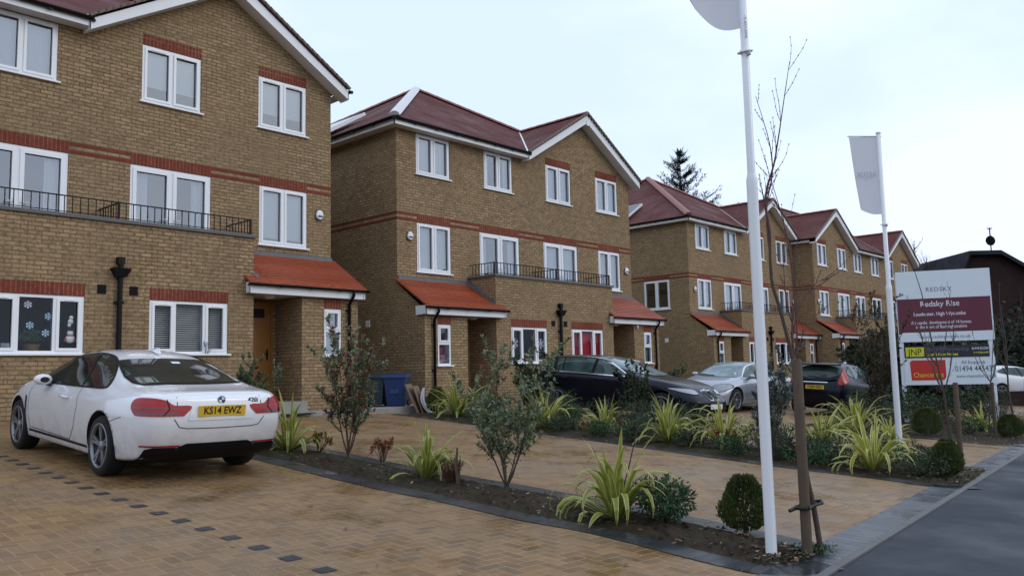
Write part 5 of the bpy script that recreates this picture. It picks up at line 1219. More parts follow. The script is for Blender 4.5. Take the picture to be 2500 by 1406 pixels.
# ================================================================== plants
def leafmat(name, a, b, rough=.45, trans=.25, scale=18, c=None):
    t = NT(name); t.set(rough=rough, spec=.45)
    f = t.noise(scale, 3, .6); co = t.mix(t.ramp(f, 0, 1, .35, .65), a, b)
    if c: co = t.mix(t.ramp(t.noise(scale * .35, 3), 0, .8, .5, .62), co, c)
    t.col(co); tr = t.n('ShaderNodeBsdfTranslucent'); t.l(co, tr.inputs[0]); mx = t.n('ShaderNodeMixShader'); mx.inputs[0].default_value = trans
    t.l(t.b.outputs[0], mx.inputs[1]); t.l(tr.outputs[0], mx.inputs[2]); t.l(mx.outputs[0], t.N['Material Output'].inputs[0]); MT[name] = t.m; return t
leafmat('leaf_photinia', (.075, .115, .055), (.20, .25, .15), .3, .2, 14, (.20, .22, .10))
leafmat('leaf_red', (.13, .022, .02), (.26, .05, .035), .35, .25, 14)
leafmat('leaf_dark', (.014, .030, .012), (.05, .08, .032), .5, .12, 12)
leafmat('leaf_hebe', (.014, .045, .014), (.05, .11, .036), .5, .12, 14)
leafmat('leaf_ros', (.018, .045, .028), (.045, .085, .055), .6, .1, 14)
leafmat('leaf_silver', (.06, .08, .06), (.20, .24, .21), .5, .15, 14)
leafmat('leaf_conifer', (.022, .040, .008), (.075, .095, .016), .7, .1, 9)
leafmat('leaf_olive', (.10, .11, .02), (.24, .20, .03), .5, .25, 10, (.30, .07, .02))
leafmat('leaf_fir', (.010, .028, .020), (.025, .055, .035), .7, .05, 1.5)
leafmat('leaf_hedge', (.008, .016, .008), (.022, .038, .016), .7, .05, .6)
leafmat('leaf_copper', (.07, .035, .015), (.16, .07, .03), .6, .2, 10)
leafmat('dry_grass', (.14, .10, .06), (.26, .19, .12), .8, .2, 10)
# strap leaves: green with yellow margins and middle, browning tips
t = NT('leaf_strap'); t.set(rough=.38, spec=.5)
s = t.n('ShaderNodeSeparateXYZ'); t.l(t.uv(), s.inputs[0])
w_ = t.n('ShaderNodeMath', operation='PINGPONG'); w_.inputs[1].default_value = .5; t.l(s.outputs[0], w_.inputs[0])
edge = t.ramp(w_.outputs[0], 1, 0, .10, .22)
co = t.mix(edge, t.mix(t.ramp(t.noise(7, 2), 0, 1), (.20, .24, .03), (.40, .41, .07)), (.72, .66, .26))
oi = t.n('ShaderNodeObjectInfo'); co = t.mix(t.ramp(oi.outputs['Random'], 0, .45, 0, 1), co, (.15, .21, .03))
co = t.mix(t.ramp(s.outputs[1], 0, .8, .93, 1.0), co, (.20, .07, .03)); co = t.mix(t.ramp(s.outputs[1], .75, 0, 0, .35), co, (.07, .11, .02)); t.col(co)
tr = t.n('ShaderNodeBsdfTranslucent'); t.l(co, tr.inputs[0]); mx = t.n('ShaderNodeMixShader'); mx.inputs[0].default_value = .3
t.l(t.b.outputs[0], mx.inputs[1]); t.l(tr.outputs[0], mx.inputs[2]); t.l(mx.outputs[0], t.N['Material Output'].inputs[0]); MT['leaf_strap'] = t.m
simple('stalk', (.03, .015, .012), .7)
def leaf(m, c, d, n, L_, W_, fold=.3):
    d = d.normalized(); s = d.cross(n)
    if s.length < .01: s = d.cross(Vector((.3, .9, .1)))
    s.normalize(); n = s.cross(d); a = c; b = c + d * L_; q = c + d * L_ * .45
    m.poly([a, q - s * W_ + n * W_ * fold, b, q]); m.poly([a, q, b, q + s * W_ + n * W_ * fold])
def rv(R): return Vector((R.gauss(0, 1), R.gauss(0, 1), R.gauss(0, 1))).normalized()
def base(kind, x, y, label, cat='plant', group=None): return empty(kind, (x, y, H(x, y) + .03), 0, label, cat, group)
def phormium(x, y, h, w, label, seed):
    R = random.Random(seed); root = base('phormium', x, y, label, group='yellow-green strap-leaved plants in the beds'); m = MB(); n = int(30 + 20 * w)
    for k in range(n):
        a = R.uniform(0, 2 * pi); e = radians(R.uniform(38, 88) if R.random() < .8 else R.uniform(15, 40)); Lb = h * R.uniform(.85, 1.45); bend = radians(R.uniform(80, 230)) if e < radians(80) else radians(R.uniform(5, 40))
        if R.random() < .3: bend *= .35
        p = Vector((cos(a) * R.uniform(0, .07), sin(a) * R.uniform(0, .07), 0)); N_ = 9; wb = R.uniform(.020, .036) * (1.0 if h > .55 else .8); tw = R.uniform(-.6, .6); prev = None; t0 = R.uniform(.15, .5)
        for i in range(N_ + 1):
            t = i / N_; el = e - bend * max(0, t - t0) / (1 - t0) if t > t0 else e
            d = Vector((cos(a) * cos(el), sin(a) * cos(el), sin(el))); sd = Vector((-sin(a), cos(a), 0)); up = sd.cross(d) * -1; a2 = tw * t; s2 = sd * cos(a2) + up * sin(a2)
            wt = wb * (1 - max(0, (t - .45) / .55) ** 1.7) * (.7 + .3 * min(1, t * 4)) + .001
            row = (p - s2 * wt + up * wt * .35, p, p + s2 * wt + up * wt * .35)
            if prev:
                v0, v1 = (i - 1) / N_, t
                m.poly([prev[0], prev[1], row[1], row[0]], [(0, v0), (.5, v0), (.5, v1), (0, v1)], True); m.poly([prev[1], prev[2], row[2], row[1]], [(.5, v0), (1, v0), (1, v1), (.5, v1)], True)
            prev = row; p = p + d * Lb / N_
            if p.z < .005: p.z = .005 + R.uniform(0, .01)
    obj('strap_leaves', m, 'leaf_strap', root); return root
def photinia(x, y, h, w, label, seed, dens=1.0, red=.3, mat='leaf_photinia', red_mat='leaf_red', low=.035):
    R = random.Random(seed); root = base('leafy_shrub', x, y, label, 'shrub', 'upright shrubs with sparse leathery leaves'); st = MB(); lf = MB(); rd = MB()
    def grow(p, d, L_, r, lvl):
        n = 7; pts = [p]; rs = [r]
        for i in range(n):
            d = (d + rv(R) * .13 + Vector((0, 0, .10))).normalized(); p = p + d * L_ / n; pts.append(p); rs.append(r * (1 - .75 * (i + 1) / n))
            if lvl == 0 and i >= 1 or lvl == 1 and R.random() < .5:
                for _ in range(2 if lvl == 0 else 1):
                    dd = (d * .6 + rv(R) * .8); dd.z = abs(dd.z) * .8 + .25
                    if lvl < 2 and R.random() < .75: grow(p.copy(), dd.normalized(), L_ * R.uniform(.22, .4) * (1 if lvl == 0 else .8), rs[-1] * .6, lvl + 1)
            if (lvl > 0 or i > 1):
                for _ in range(int(2.6 * dens + R.random())):
                    dl = (d * .5 + rv(R) * .9).normalized(); isred = R.random() < (red * .5 if i < n - 2 else red)
                    leaf(rd if isred else lf, p, dl, (Vector((0, 0, 1)) + rv(R) * .5), R.uniform(.045, .075), R.uniform(.012, .019))
        st.tube(pts, rs, 5, False)
        isr = R.random() < red * 1.6
        for _ in range(int(7 * dens)): leaf(rd if isr else lf, p, (d + rv(R) * .6), rv(R), R.uniform(.04, .075), R.uniform(.009, .014))
    ns = 7
    p0 = Vector((0, 0, 0)); st.tube([(0, 0, -.03), (0, 0, h * low)], [.010 * h + .004] * 2, 7, False)
    for k in range(ns):
        a = 2 * pi * k / ns + R.uniform(-.4, .4); sp = w / h * R.uniform(.1, .95); grow(Vector((0, 0, h * low * R.uniform(.4, 1))), Vector((cos(a) * sp, sin(a) * sp, 1)).normalized(), h * R.uniform(.5, .95), .006 * h + .002, 0)
    obj('stems', st, 'bark', root); obj('leaves', lf, mat, root)
    if rd.v: obj('young_leaves', rd, red_mat, root)
    return root
def bush(x, y, h, w, label, seed, mat='leaf_dark', n=900, ls=.035, lw=.010, kind='low_shrub', up=.3, second=None, group='low evergreen shrubs in the beds'):
    R = random.Random(seed); root = base(kind, x, y, label, 'shrub', group); lf = MB(); l2 = MB(); st = MB()
    lobes = [(Vector((R.uniform(-.5, .5) * w * .6, R.uniform(-.5, .5) * w * .6, h * R.uniform(.35, .68))), R.uniform(.30, .46)) for _ in range(9)]
    for c, r in lobes: st.tube([(0, 0, 0), c * .5 + Vector((0, 0, -.02)), c], [.008, .006, .003], 5, False)
    for i in range(n):
        c, r = R.choice(lobes); v = rv(R); q = Vector((v.x * w * r * .75, v.y * w * r * .75, v.z * h * r * .85)) * R.uniform(.45, 1.08) ** .7; p = c + q
        if p.z < .01: p.z = R.uniform(.01, .08)
        tw = (v + Vector((0, 0, up)) + rv(R) * .5).normalized()
        for _ in range(3): leaf(l2 if second and R.random() < .25 and p.z > h * .5 else lf, p + rv(R) * ls * .5, (tw + rv(R) * .7), rv(R), ls * R.uniform(.7, 1.3), lw * R.uniform(.7, 1.2))
    obj('stems', st, 'bark', root); obj('leaves', lf, mat, root)
    if second: obj('coloured_leaves', l2, second, root)
    return root
def rosemary(x, y, h, w, label, seed, mat='leaf_ros'):
    R = random.Random(seed); root = base('feathery_shrub', x, y, label, 'shrub', 'feathery upright shrubs'); lf = MB(); st = MB()
    for k in range(int(44 + 40 * w)):
        a = R.uniform(0, 6.3); t = R.uniform(0, 1) ** .6 * .5; L_ = h * R.uniform(.6, 1.05) * (1 - t * .35); d = Vector((cos(a) * t, sin(a) * t, 1)).normalized(); p = Vector((cos(a) * w * t * .4, sin(a) * w * t * .4, 0)); q = [p.copy()]
        for i in range(9):
            d = (d + rv(R) * .08).normalized(); p = p + d * L_ / 9; q.append(p.copy())
            for _ in range(7): leaf(lf, p + rv(R) * .012 - d * L_ / 9 * R.random(), d * .7 + rv(R), rv(R), R.uniform(.02, .035), .0028)
        st.tube(q, [.004] + [.0025] * 9, 4, False)
    obj('stems', st, 'bark', root); obj('leaves', lf, mat, root); return root
def conifer(x, y, h, w, label, seed):
    R = random.Random(seed); root = base('dwarf_conifer', x, y, label, 'shrub', 'dwarf egg-shaped conifers at the ends of the beds'); lf = MB(); n = 7000
    st = MB(); st.tube([(0, 0, -.02), (0, 0, h * .5)], [.025, .012], 7, False)
    bumps = [(R.uniform(0, 6.3), R.uniform(.08, .95), R.uniform(-.18, .34)) for _ in range(22)]
    for i in range(n):
        v = R.random() ** .85; a = R.uniform(0, 2 * pi); prof = (sin(min(1, v * 2.2 + .32) * pi / 2)) * (1 - max(0, v - .35) ** 1.6 * 1.35)
        for ba, bv, bs in bumps:
            da = (a - ba + pi) % (2 * pi) - pi; prof += bs * .55 * math.exp(-(da / .38) ** 2 - ((v - bv) / .13) ** 2)
        rr = w / 2 * prof * R.uniform(.35, 1.02) ** .6; p = Vector((cos(a) * rr, sin(a) * rr, .02 + v * h * .97)); out = Vector((cos(a), sin(a), 0))
        d = (Vector((0, 0, 1)) + out * R.uniform(.15, .75) + rv(R) * .3); s = Vector((-sin(a), cos(a), 0))
        nrm = s if R.random() < .6 else out
        leaf(lf, p, d, nrm + rv(R) * .4, R.uniform(.022, .04), R.uniform(.005, .008), .1)
    obj('trunk', st, 'bark', root); obj('foliage', lf, 'leaf_conifer', root); return root
def rosette(x, y, h, w, label, seed, red=.4, mat='leaf_olive'):
    R = random.Random(seed); root = base('red_tipped_shrub', x, y, label, 'shrub', 'small red and olive tipped shrubs'); g = MB(); r_ = MB(); st = MB()
    for k in range(15):
        a = R.uniform(0, 6.3); sp = R.uniform(0, w * .5); top = Vector((cos(a) * sp, sin(a) * sp, h * R.uniform(.6, 1.0))); st.tube([(cos(a) * .02, sin(a) * .02, 0), (top.x * .5, top.y * .5, top.z * .45), top], [.005, .004, .003], 5, False); red_ = R.random() < red
        for j in range(20):
            b = R.uniform(0, 6.3); e = R.uniform(.1, 1.4); leaf(r_ if red_ and R.random() < .8 else g, top - Vector((0, 0, R.uniform(0, h * .35))), Vector((cos(b) * cos(e), sin(b) * cos(e), sin(e))), rv(R), R.uniform(.03, .055), R.uniform(.008, .012))
    obj('stems', st, 'bark', root); obj('leaves', g, mat, root)
    if r_.v: obj('red_leaves', r_, 'leaf_red', root)
    return root
def grass_tuft(x, y, h, w, label, seed):
    R = random.Random(seed); root = MB(); m = MB()
    for k in range(260):
        a = R.uniform(0, 6.3); r = R.uniform(0, w / 2); e = R.uniform(.1, 1.3); p = Vector((cos(a) * r, sin(a) * r, 0)); d = Vector((cos(a) * cos(e), sin(a) * cos(e), sin(e))); L_ = R.uniform(.06, .22); q = p + d * L_ * .6; s = Vector((-sin(a), cos(a), 0)) * .0018; e2 = q + (d + Vector((0, 0, -.7))) * L_ * .5
        m.poly([p - s, p + s, q + s, q - s]); m.poly([q - s, q + s, e2])
    o = obj('dry_grass_tuft', m, 'dry_grass'); o.location = (x, y, H(x, y) + .04); tag(o, label, 'grass')
phormium(6.32, 9.97, .62, .64, 'strap-leaved plant touching the rear corner of the white coupe', 1)
rosette(6.55, 9.60, .27, .36, 'olive and red shrub just right of the coupe corner plant', 2, .3)
photinia(6.49, 8.87, 1.50, 1.0, 'tall shrub with red young leaves, nearest the white coupe', 3, .68, .28)
rosette(6.62, 8.33, .30, .34, 'low dark red and yellow shrub right of the tall red-leaved one', 4, .7)
phormium(6.25, 7.11, .52, .91, 'sprawling strap-leaved plant in the middle of the nearest bed', 5)
m = MB(); m.tube([(0, 0, 0), (-.02, 0, .25), (.01, .01, .42)], [.012, .016, .010], 6); m.tube([(.02, 0, 0), (.05, .02, .2), (.04, 0, .34)], [.006, .006, .004], 5)
o = obj('dead_stump', m, 'stake_wood'); o.location = (6.16, 6.50, H(6.16, 6.5)); tag(o, 'broken brown dead stem between the strap-leaved plant and the green shrub', 'dead stem')
rosemary(6.2, 6.65, .30, .18, 'thin dead-looking brown twigs beside the broken stem', 55, 'leaf_copper')
photinia(6.33, 5.96, 1.36, 1.02, 'tall green shrub with spreading side branch in the nearest bed', 6, .5, .04)
grass_tuft(6.30, 5.05, .16, .40, 'dry straw-coloured grass tuft left of the biggest strap-leaved plant', 7)
ph = phormium(6.03, 4.37, .60, 1.0, 'biggest strap-leaved plant, with two black flower stalks', 8)
m = MB(); m.tube([(.0, -.02, .1), (.07, -.10, .45), (.16, -.20, .95)], [.007, .006, .004], 6); m.tube([(-.03, .0, .1), (-.08, .06, .40), (-.15, .13, .62)], [.006, .005, .003], 6); obj('flower_stalk', m, 'stalk', ph)
bush(6.28, 4.03, .43, .56, 'dense dark green shrub with drooping leaves beside the biggest strap-leaved plant', 9, 'leaf_hebe', 800, .042, .009, up=-.1)
conifer(6.44, 3.37, .44, .40, 'nearest dwarf conifer, standing left of the tall flagpole', 10)
R = random.Random(77); m = MB()
for k in range(420):
    a = R.uniform(0, 6.3); r = R.uniform(0, .20) ; p = Vector((cos(a) * r, sin(a) * r * .7, R.uniform(0, .05))); leaf(m, p, rv(R) + Vector((0, 0, .6)), Vector((0, 0, 1)), R.uniform(.015, .04), R.uniform(.006, .012))
o = obj('ground_weeds', m, 'leaf_hebe'); o.location = (6.22, 2.70, H(6.2, 2.7) + .02); tag(o, 'low green weeds round the foot of the nearest young tree', 'weeds', kind='stuff')
# second bed
conifer(13.07, 14.45, .57, .50, 'dwarf conifer by the corner of the second house', 11)
phormium(12.74, 13.41, .78, .7, 'upright strap-leaved plant in front of the downpipe of the second house', 12)
phormium(13.00, 12.95, .60, .75, 'strap-leaved plant behind the green shrub, in front of the second porch', 13)
bush(12.5, 11.95, .62, .85, 'dark shrub behind the green spreading shrub of the nearest bed', 14, 'leaf_dark', 600)
photinia(13.10, 11.61, 1.40, .75, 'tall dark shrub at the tail of the dark estate car', 15, .9, .04, 'leaf_dark')
rosemary(13.17, 11.2, .95, .6, 'feathery dark shrub beside the tail of the estate car', 16)
phormium(12.30, 10.51, .74, .86, 'strap-leaved plant with a red flower tag, below the estate car rear door', 17)
rosette(12.25, 10.75, .34, .14, 'single bright red-leaved sprig left of the strap leaves below the estate car', 57, 1.0)
bush(12.70, 10.13, .50, .62, 'rounded dark green shrub below the estate car doors', 18, 'leaf_hebe', 700, .03)
phormium(12.72, 9.41, .56, .76, 'strap-leaved plant below the estate car driver door', 19)
rosette(12.17, 9.25, .25, .6, 'orange-red low shrub in front of the strap leaves in the second bed', 20, .6)
photinia(13.99, 9.48, 1.35, .85, 'dark leafy shrub in front of the estate car front wheel', 21, .8, .05, 'leaf_dark')
rosemary(12.89, 8.91, .75, .85, 'wide feathery shrub below the estate car mirror', 22)
phormium(12.22, 7.75, .68, 1.15, 'wide strap-leaved plant below the estate car headlight', 23)
phormium(12.37, 6.78, .80, 1.0, 'tall strap-leaved plant in front of the estate car grille', 24)
rosette(12.28, 6.66, .33, .40, 'orange-red shrub at the foot of the plant before the grille', 25, .8)
photinia(12.05, 5.79, 1.38, .72, 'silvery leafed shrub right behind the tall flagpole', 26, .8, .06, 'leaf_silver')
rosemary(11.69, 5.61, .62, .66, 'feathery dark green shrub at the foot of the silvery shrub', 27)
bush(12.03, 5.23, .38, .6, 'low dark shrub behind the nearest wooden stake', 28, 'leaf_dark', 600, .028)
phormium(13.08, 5.48, .76, .77, 'strap-leaved plant with one broad bent yellow leaf, below the dark hatchback', 29)
bush(11.83, 4.74, .32, .75, 'dark mat-forming shrub between stake and the right-hand strap leaves', 30, 'leaf_dark', 600, .025)
phormium(11.60, 4.18, .66, 1.04, 'fullest strap-leaved plant near the road end of the second bed', 31)
bush(11.75, 3.62, .36, .85, 'dark spreading shrub by the pair of dwarf conifers', 32, 'leaf_dark', 800, .025)
conifer(11.88, 3.34, .42, .40, 'front one of the two dwarf conifers at the second stake', 33)
conifer(12.95, 3.62, .38, .38, 'rear one of the two dwarf conifers at the second stake', 34)
phormium(17.67, 6.65, .85, .93, 'strap-leaved plant beside the rear wheel of the hatchback', 35)
phormium(16.23, 5.48, .42, .68, 'small strap-leaved plant at the foot of the smaller flagpole', 36)
for i, (x, y, h, w, mt, lb) in enumerate(((12.9, 12.6, .45, .8, 'leaf_dark', 'low dark shrub between the two strap-leaved plants by the second porch'), (12.2, 12.2, .35, .7, 'leaf_hebe', 'low green shrub at the drive edge before the second porch'), (13.3, 10.8, .75, .8, 'leaf_dark', 'dark shrub hiding the rear wheel of the estate car'), (13.4, 9.9, .65, .8, 'leaf_dark', 'dark shrub against the rear door of the estate car'), (12.1, 10.0, .35, .6, 'leaf_dark', 'low dark mound at the drive edge left of the orange-red shrub'), (13.3, 8.9, .7, .9, 'leaf_dark', 'dark shrub against the front door of the estate car'), (12.6, 8.4, .45, .8, 'leaf_hebe', 'green mound left of the wide strap-leaved plant'), (13.0, 7.8, .6, .8, 'leaf_dark', 'dark shrub hiding the front wheel of the estate car'), (12.9, 7.0, .5, .8, 'leaf_dark', 'dark mound behind the plant before the grille'), (11.95, 7.25, .3, .6, 'leaf_dark', 'small dark mound at the drive edge below the estate grille'), (12.7, 6.2, .5, .8, 'leaf_dark', 'dark mound just left of the tall flagpole'), (11.9, 5.4, .5, .8, 'leaf_dark', 'dark shrub between flagpole and thick stake'), (12.6, 5.0, .5, .9, 'leaf_dark', 'dark shrub below the rear of the hatchback'), (12.6, 4.3, .42, .8, 'leaf_hebe', 'green mound behind the fullest strap-leaved plant'), (12.4, 3.7, .35, .7, 'leaf_dark', 'dark mound between the two dwarf conifers and the flagpole'), (12.35, 11.3, .35, .7, 'leaf_hebe', 'low green mound below the tail of the estate car'), (12.0, 8.95, .3, .6, 'leaf_hebe', 'green mound at the drive edge in the middle of the second bed'), (11.85, 8.2, .28, .55, 'leaf_dark', 'small dark mound left of the wide strap-leaved plant'), (11.7, 6.2, .3, .6, 'leaf_hebe', 'green mound at the drive edge left of the tall flagpole'), (11.55, 5.0, .3, .6, 'leaf_hebe', 'green mound at the drive edge behind the thick stake'), (13.0, 4.7, .5, .8, 'leaf_hebe', 'green shrub left of the smaller flagpole'), (13.4, 8.3, .65, .9, 'leaf_dark', 'dark shrub against the front wing of the estate car'), (18.9, 7.2, .7, 1.0, 'leaf_dark', 'dark shrub right of the rear wheel of the hatchback'), (19.3, 6.6, .7, 1.0, 'leaf_dark', 'dark shrub left of the smaller flagpole foot'), (20.6, 6.3, .8, 1.2, 'leaf_dark', 'dark shrub in front of the left post of the sign board'))):
    bush(x, y, h, w, lb, 200 + i, mt, 420 if x < 15 else 350, .034 if x < 15 else .05, .010 if x < 15 else .018)
photinia(8.4, 14.75, 1.15, .9, 'green shrub against the nearest house, behind the boot of the white coupe', 301, .8, .03)
photinia(25.2, 15.5, 1.1, .8, 'small shrub against the side wall of the third houses, behind the estate bonnet', 302, 1.2, .05)
# third bed
photinia(20.32, 7.06, 2.75, 1.0, 'tall reddish-brown shrub left of the smaller flagpole', 37, 1.1, .5, 'leaf_dark', 'leaf_copper')
bush(22.21, 8.02, .95, 1.0, 'dark shrub behind the foot of the reddish-brown shrub', 38, 'leaf_dark', 500, .05, .02)
bush(22.3, 7.2, 1.05, 1.5, 'dark evergreen under the left end of the sign board', 39, 'leaf_dark', 800, .05, .02)
bush(23.2, 6.4, 1.05, 1.5, 'dark evergreen under the middle of the sign board', 40, 'leaf_dark', 800, .05, .02)
bush(24.3, 5.9, 1.05, 1.3, 'dark evergreen under the right end of the sign board', 41, 'leaf_dark', 700, .05, .02)
conifer(19.01, 5.66, .55, .6, 'dark round conifer in front of the sign board', 42)
phormium(21.72, 5.26, .52, .85, 'pale strap-leaved plant at the right foot of the sign board', 43)
bush(20.44, 5.19, .38, .85, 'low green shrub in front of the pale strap leaves', 44, 'leaf_hebe', 500, .035)
conifer(20.34, 4.40, .46, .56, 'dwarf conifer right of the rightmost stake', 45)
bush(21.91, 4.63, .47, .8, 'brownish low shrub at the right edge of the photo', 46, 'leaf_olive', 500, .035)
rosemary(22.64, 5.13, .9, .5, 'feathery shrub behind the right post of the sign board', 47)

# ---- young bare trees with stakes
def stake(x, y, ztop, r, label, lean_=(0, 0)):
    root = empty('tree_stake', (x, y, H(x, y)), 0, label, 'stake'); h = ztop - H(x, y); m = MB(); m.tube([(0, 0, -.1), (lean_[0] * .5, lean_[1] * .5, h * .5), (lean_[0], lean_[1], h - .02), (lean_[0], lean_[1], h)], [r, r, r, r * .8], 12); obj('post', m, 'stake_wood', root); return root
st1 = stake(6.09, 2.70, .06, .038, 'thick brown wooden stake right of the tall flagpole')
m = MB(); zt = .37
m.tube([(-.11, .07, zt - .02), (-.06, .055, zt - .01), (.0, .06, zt)], .014, 6); m.tube([(-.06, -.055, zt), (-.04, .05, zt - .01), (.05, .05, zt + .01), (.13, .0, zt + .025), (.16, -.06, zt + .03), (.10, -.09, zt + .025), (.02, -.055, zt + .01), (-.06, -.055, zt)], .013, 6)
obj('rubber_tie', m, 'rubber', st1)
def branchy(m, pts, r0, r1, R, twig=.5, n=10, tl=.35, m2=None):
    P = spline(pts, 5); rs = [r0 + (r1 - r0) * i / (len(P) - 1) for i in range(len(P))]; P2 = [Vector(p) + rv(R) * rs[i] * .25 for i, p in enumerate(P)]; m.tube(P2, rs, 6)
    for k in range(n):
        i = int(len(P2) * R.uniform(.15, .98)); i = min(i, len(P2) - 2); d = (P2[i + 1] - P2[i]).normalized(); dd = (d + rv(R) * .55); dd.z = abs(dd.z); dd.normalize(); p = P2[i].copy(); q = [p]; L_ = tl * R.uniform(.3, 1)
        for j in range(4): dd = (dd + rv(R) * .12 + Vector((0, 0, .12))).normalized(); p = p + dd * L_ / 4; q.append(p.copy())
        (m2 or m).tube(q, [max(.0018, rs[i] * .5), .0022, .002, .0016, .0013], 4, False)
        for pp in q[1:]: (m2 or m).mesh([pp + Vector(v) * .006 for v in ((1, 0, 0), (0, 1, 0), (-1, 0, 0), (0, -1, 0), (0, 0, 1.6), (0, 0, -1))], [(0, 1, 4), (1, 2, 4), (2, 3, 4), (3, 0, 4), (1, 0, 5), (2, 1, 5), (3, 2, 5), (0, 3, 5)])
R = random.Random(21)
tree = empty('young_tree', (0, 0, 0), 0, 'bare young tree tied to the thick stake beside the tall flagpole', 'tree', None)
tx0, ty0 = 6.21, 2.66; tree.location = (tx0, ty0, 0)
def rel(L_): return [(x - tx0, y - ty0, z) for x, y, z in L_]
m = MB(); tr_ = rel([(6.23, 2.65, -1.43), (6.20, 2.68, -1.05), (6.17, 2.71, -.78), (6.15, 2.73, -.32), (6.14, 2.74, -.01), (6.08, 2.80, .43), (6.04, 2.84, .68), (6.045, 2.835, 1.06)])
m.tube([Vector(p) for p in spline(tr_, 6)], [.022 - .012 * i / 42 for i in range(43)], 9); obj('trunk', m, 'bark', tree)
m = MB(); m2 = MB()
branchy(m, rel([(6.045, 2.835, 1.04), (6.04, 2.85, 1.32), (6.09, 2.79, 1.58), (6.14, 2.74, 1.91), (6.21, 2.67, 2.40)]), .012, .002, R, n=15, tl=.36, m2=m2)
branchy(m, rel([(6.045, 2.835, .70), (6.035, 2.85, 1.2), (6.07, 2.80, 1.5), (6.07, 2.81, 1.75), (6.0, 2.87, 2.12)]), .009, .002, R, n=9, tl=.30, m2=m2)
branchy(m, rel([(6.15, 2.73, -.25), (6.14, 2.745, .24), (6.165, 2.72, .55), (6.14, 2.735, .93), (6.115, 2.77, 1.2), (6.055, 2.825, 1.51)]), .011, .002, R, n=14, tl=.34, m2=m2)
branchy(m, rel([(6.14, 2.74, .24), (6.19, 2.70, .45), (6.28, 2.62, .62), (6.36, 2.54, .68)]), .006, .002, R, n=7, tl=.25, m2=m2)
branchy(m, rel([(6.14, 2.74, .0), (6.17, 2.72, .3), (6.17, 2.72, .6), (6.20, 2.70, .95)]), .006, .002, R, n=6, tl=.2, m2=m2)
branchy(m, rel([(6.15, 2.735, .3), (6.11, 2.76, .5), (6.11, 2.77, .8)]), .005, .002, R, n=5, tl=.2, m2=m2)
branchy(m, rel([(6.145, 2.73, .1), (6.24, 2.66, .32), (6.33, 2.57, .44)]), .005, .0015, R, n=6, tl=.16, m2=m2)
obj('branches', m, 'twig_red', tree); obj('twigs', m2, 'twig_red', tree)
def young_tree(x, y, h, label, seed, fork=.42, spread=.5, stakez=None, r=.03, mats='bark', slabel=None, nb=6):
    R = random.Random(seed); root = empty('young_tree', (x, y, H(x, y)), 0, label, 'tree'); m = MB(); pts = [Vector((0, 0, -.05))]; d = Vector((0, 0, 1))
    for i in range(8): d = (d + Vector((R.gauss(0, .05), R.gauss(0, .05), .1))).normalized(); pts.append(pts[-1] + d * h * .95 / 8)
    m.tube(pts, [r * (1 - .8 * i / 8) for i in range(9)], 7); obj('trunk', m, mats, root); b = MB(); tw = b
    for k in range(nb):
        i = R.choice([3, 3, 4, 4, 5, 6]); a = R.uniform(0, 6.3); L_ = h * R.uniform(.25, .45); s_ = spread * R.uniform(.5, 1.2)
        p = pts[i]; branchy(b, [p, p + Vector((cos(a) * s_ * L_ * .5, sin(a) * s_ * L_ * .5, L_ * .35)), p + Vector((cos(a) * s_ * L_ * .8, sin(a) * s_ * L_ * .8, L_ * .75)), p + Vector((cos(a) * s_ * L_, sin(a) * s_ * L_, L_))], r * .45, .003, R, n=7, tl=h * .10, m2=tw)
    obj('branches', b, mats, root)
    if stakez is not None: stake(x + .05, y - .10, stakez, .037, slabel)
    return root
t2 = young_tree(12.98, 3.56, 3.15, 'bare young tree in front of the middle of the sign board', 31, stakez=-.27, r=.022, slabel='brown wooden stake before the middle of the sign board', nb=5)
t3 = young_tree(20.04, 4.72, 2.6, 'thin bare young tree crossing the right post of the sign board', 33, stakez=-.42, r=.018, slabel='brown wooden stake before the right end of the sign board')
t4 = young_tree(21.2, 7.3, 2.6, 'thin young tree inside the reddish-brown shrub', 35, r=.04)
t5 = young_tree(26.5, 5.6, 4.2, 'bare young tree right of the sign board', 36, r=.03)

# ================================================================== background
def tall_conifer(x, y, h, w, label, seed, lean_=0, z0=None):
    R = random.Random(seed); root = empty('fir_tree', (x, y, H(x, min(y, 16))), 0, label, 'tree', None); m = MB(); m.tube([(0, 0, 0), (0, 0, h * .5), (0, 0, h)], [h * .016, h * .009, .02], 7); obj('trunk', m, 'bark', root); lf = MB(); br = MB()
    nl = 42
    for i in range(nl):
        v = (i + R.random()) / nl; z = h * (.12 + .88 * v); rad = w / 2 * (1 - v) ** 1.0 * R.uniform(.6, 1.25) + .08; sz = .45 + .55 * min(1, rad / 4)
        for k in range(R.choice((5, 6, 7))):
            a = R.uniform(0, 6.3); rr = rad * R.uniform(.55, 1.15); n = 7; p = Vector((0, 0, z)); d = Vector((cos(a), sin(a), .0 + .25 * v)).normalized(); q = [p.copy()]
            for j in range(n):
                d.z += .07; d.normalize(); p = p + d * rr / n; q.append(p.copy()); sd = Vector((-d.y, d.x, 0)).normalized()
                for s_ in (-1, 1):
                    for e in range(6):
                        c = p + rv(R) * .22 * sz; leaf(lf, c, d * .9 + sd * s_ * R.uniform(.3, 1) + Vector((0, 0, R.uniform(-.25, .25))), Vector((0, 0, 1)), R.uniform(.22, .42) * h / 18 * sz, R.uniform(.025, .045) * h / 18 * sz)
            br.tube(q, [.05] + [.03] * (n - 1) + [.01], 4, False)
            leaf(lf, p, d, Vector((0, 0, 1)), .5 * h / 18, .04 * h / 18)
    obj('branches', br, 'bark', root); obj('foliage', lf, 'leaf_fir', root); return root
tall_conifer(64.6, 38.5, 21.2, 25, 'dark fir rising behind the third pair of houses', 51)
tall_conifer(80.0, 27.5, 11.5, 5.5, 'distant conifer behind the farthest gable', 52)
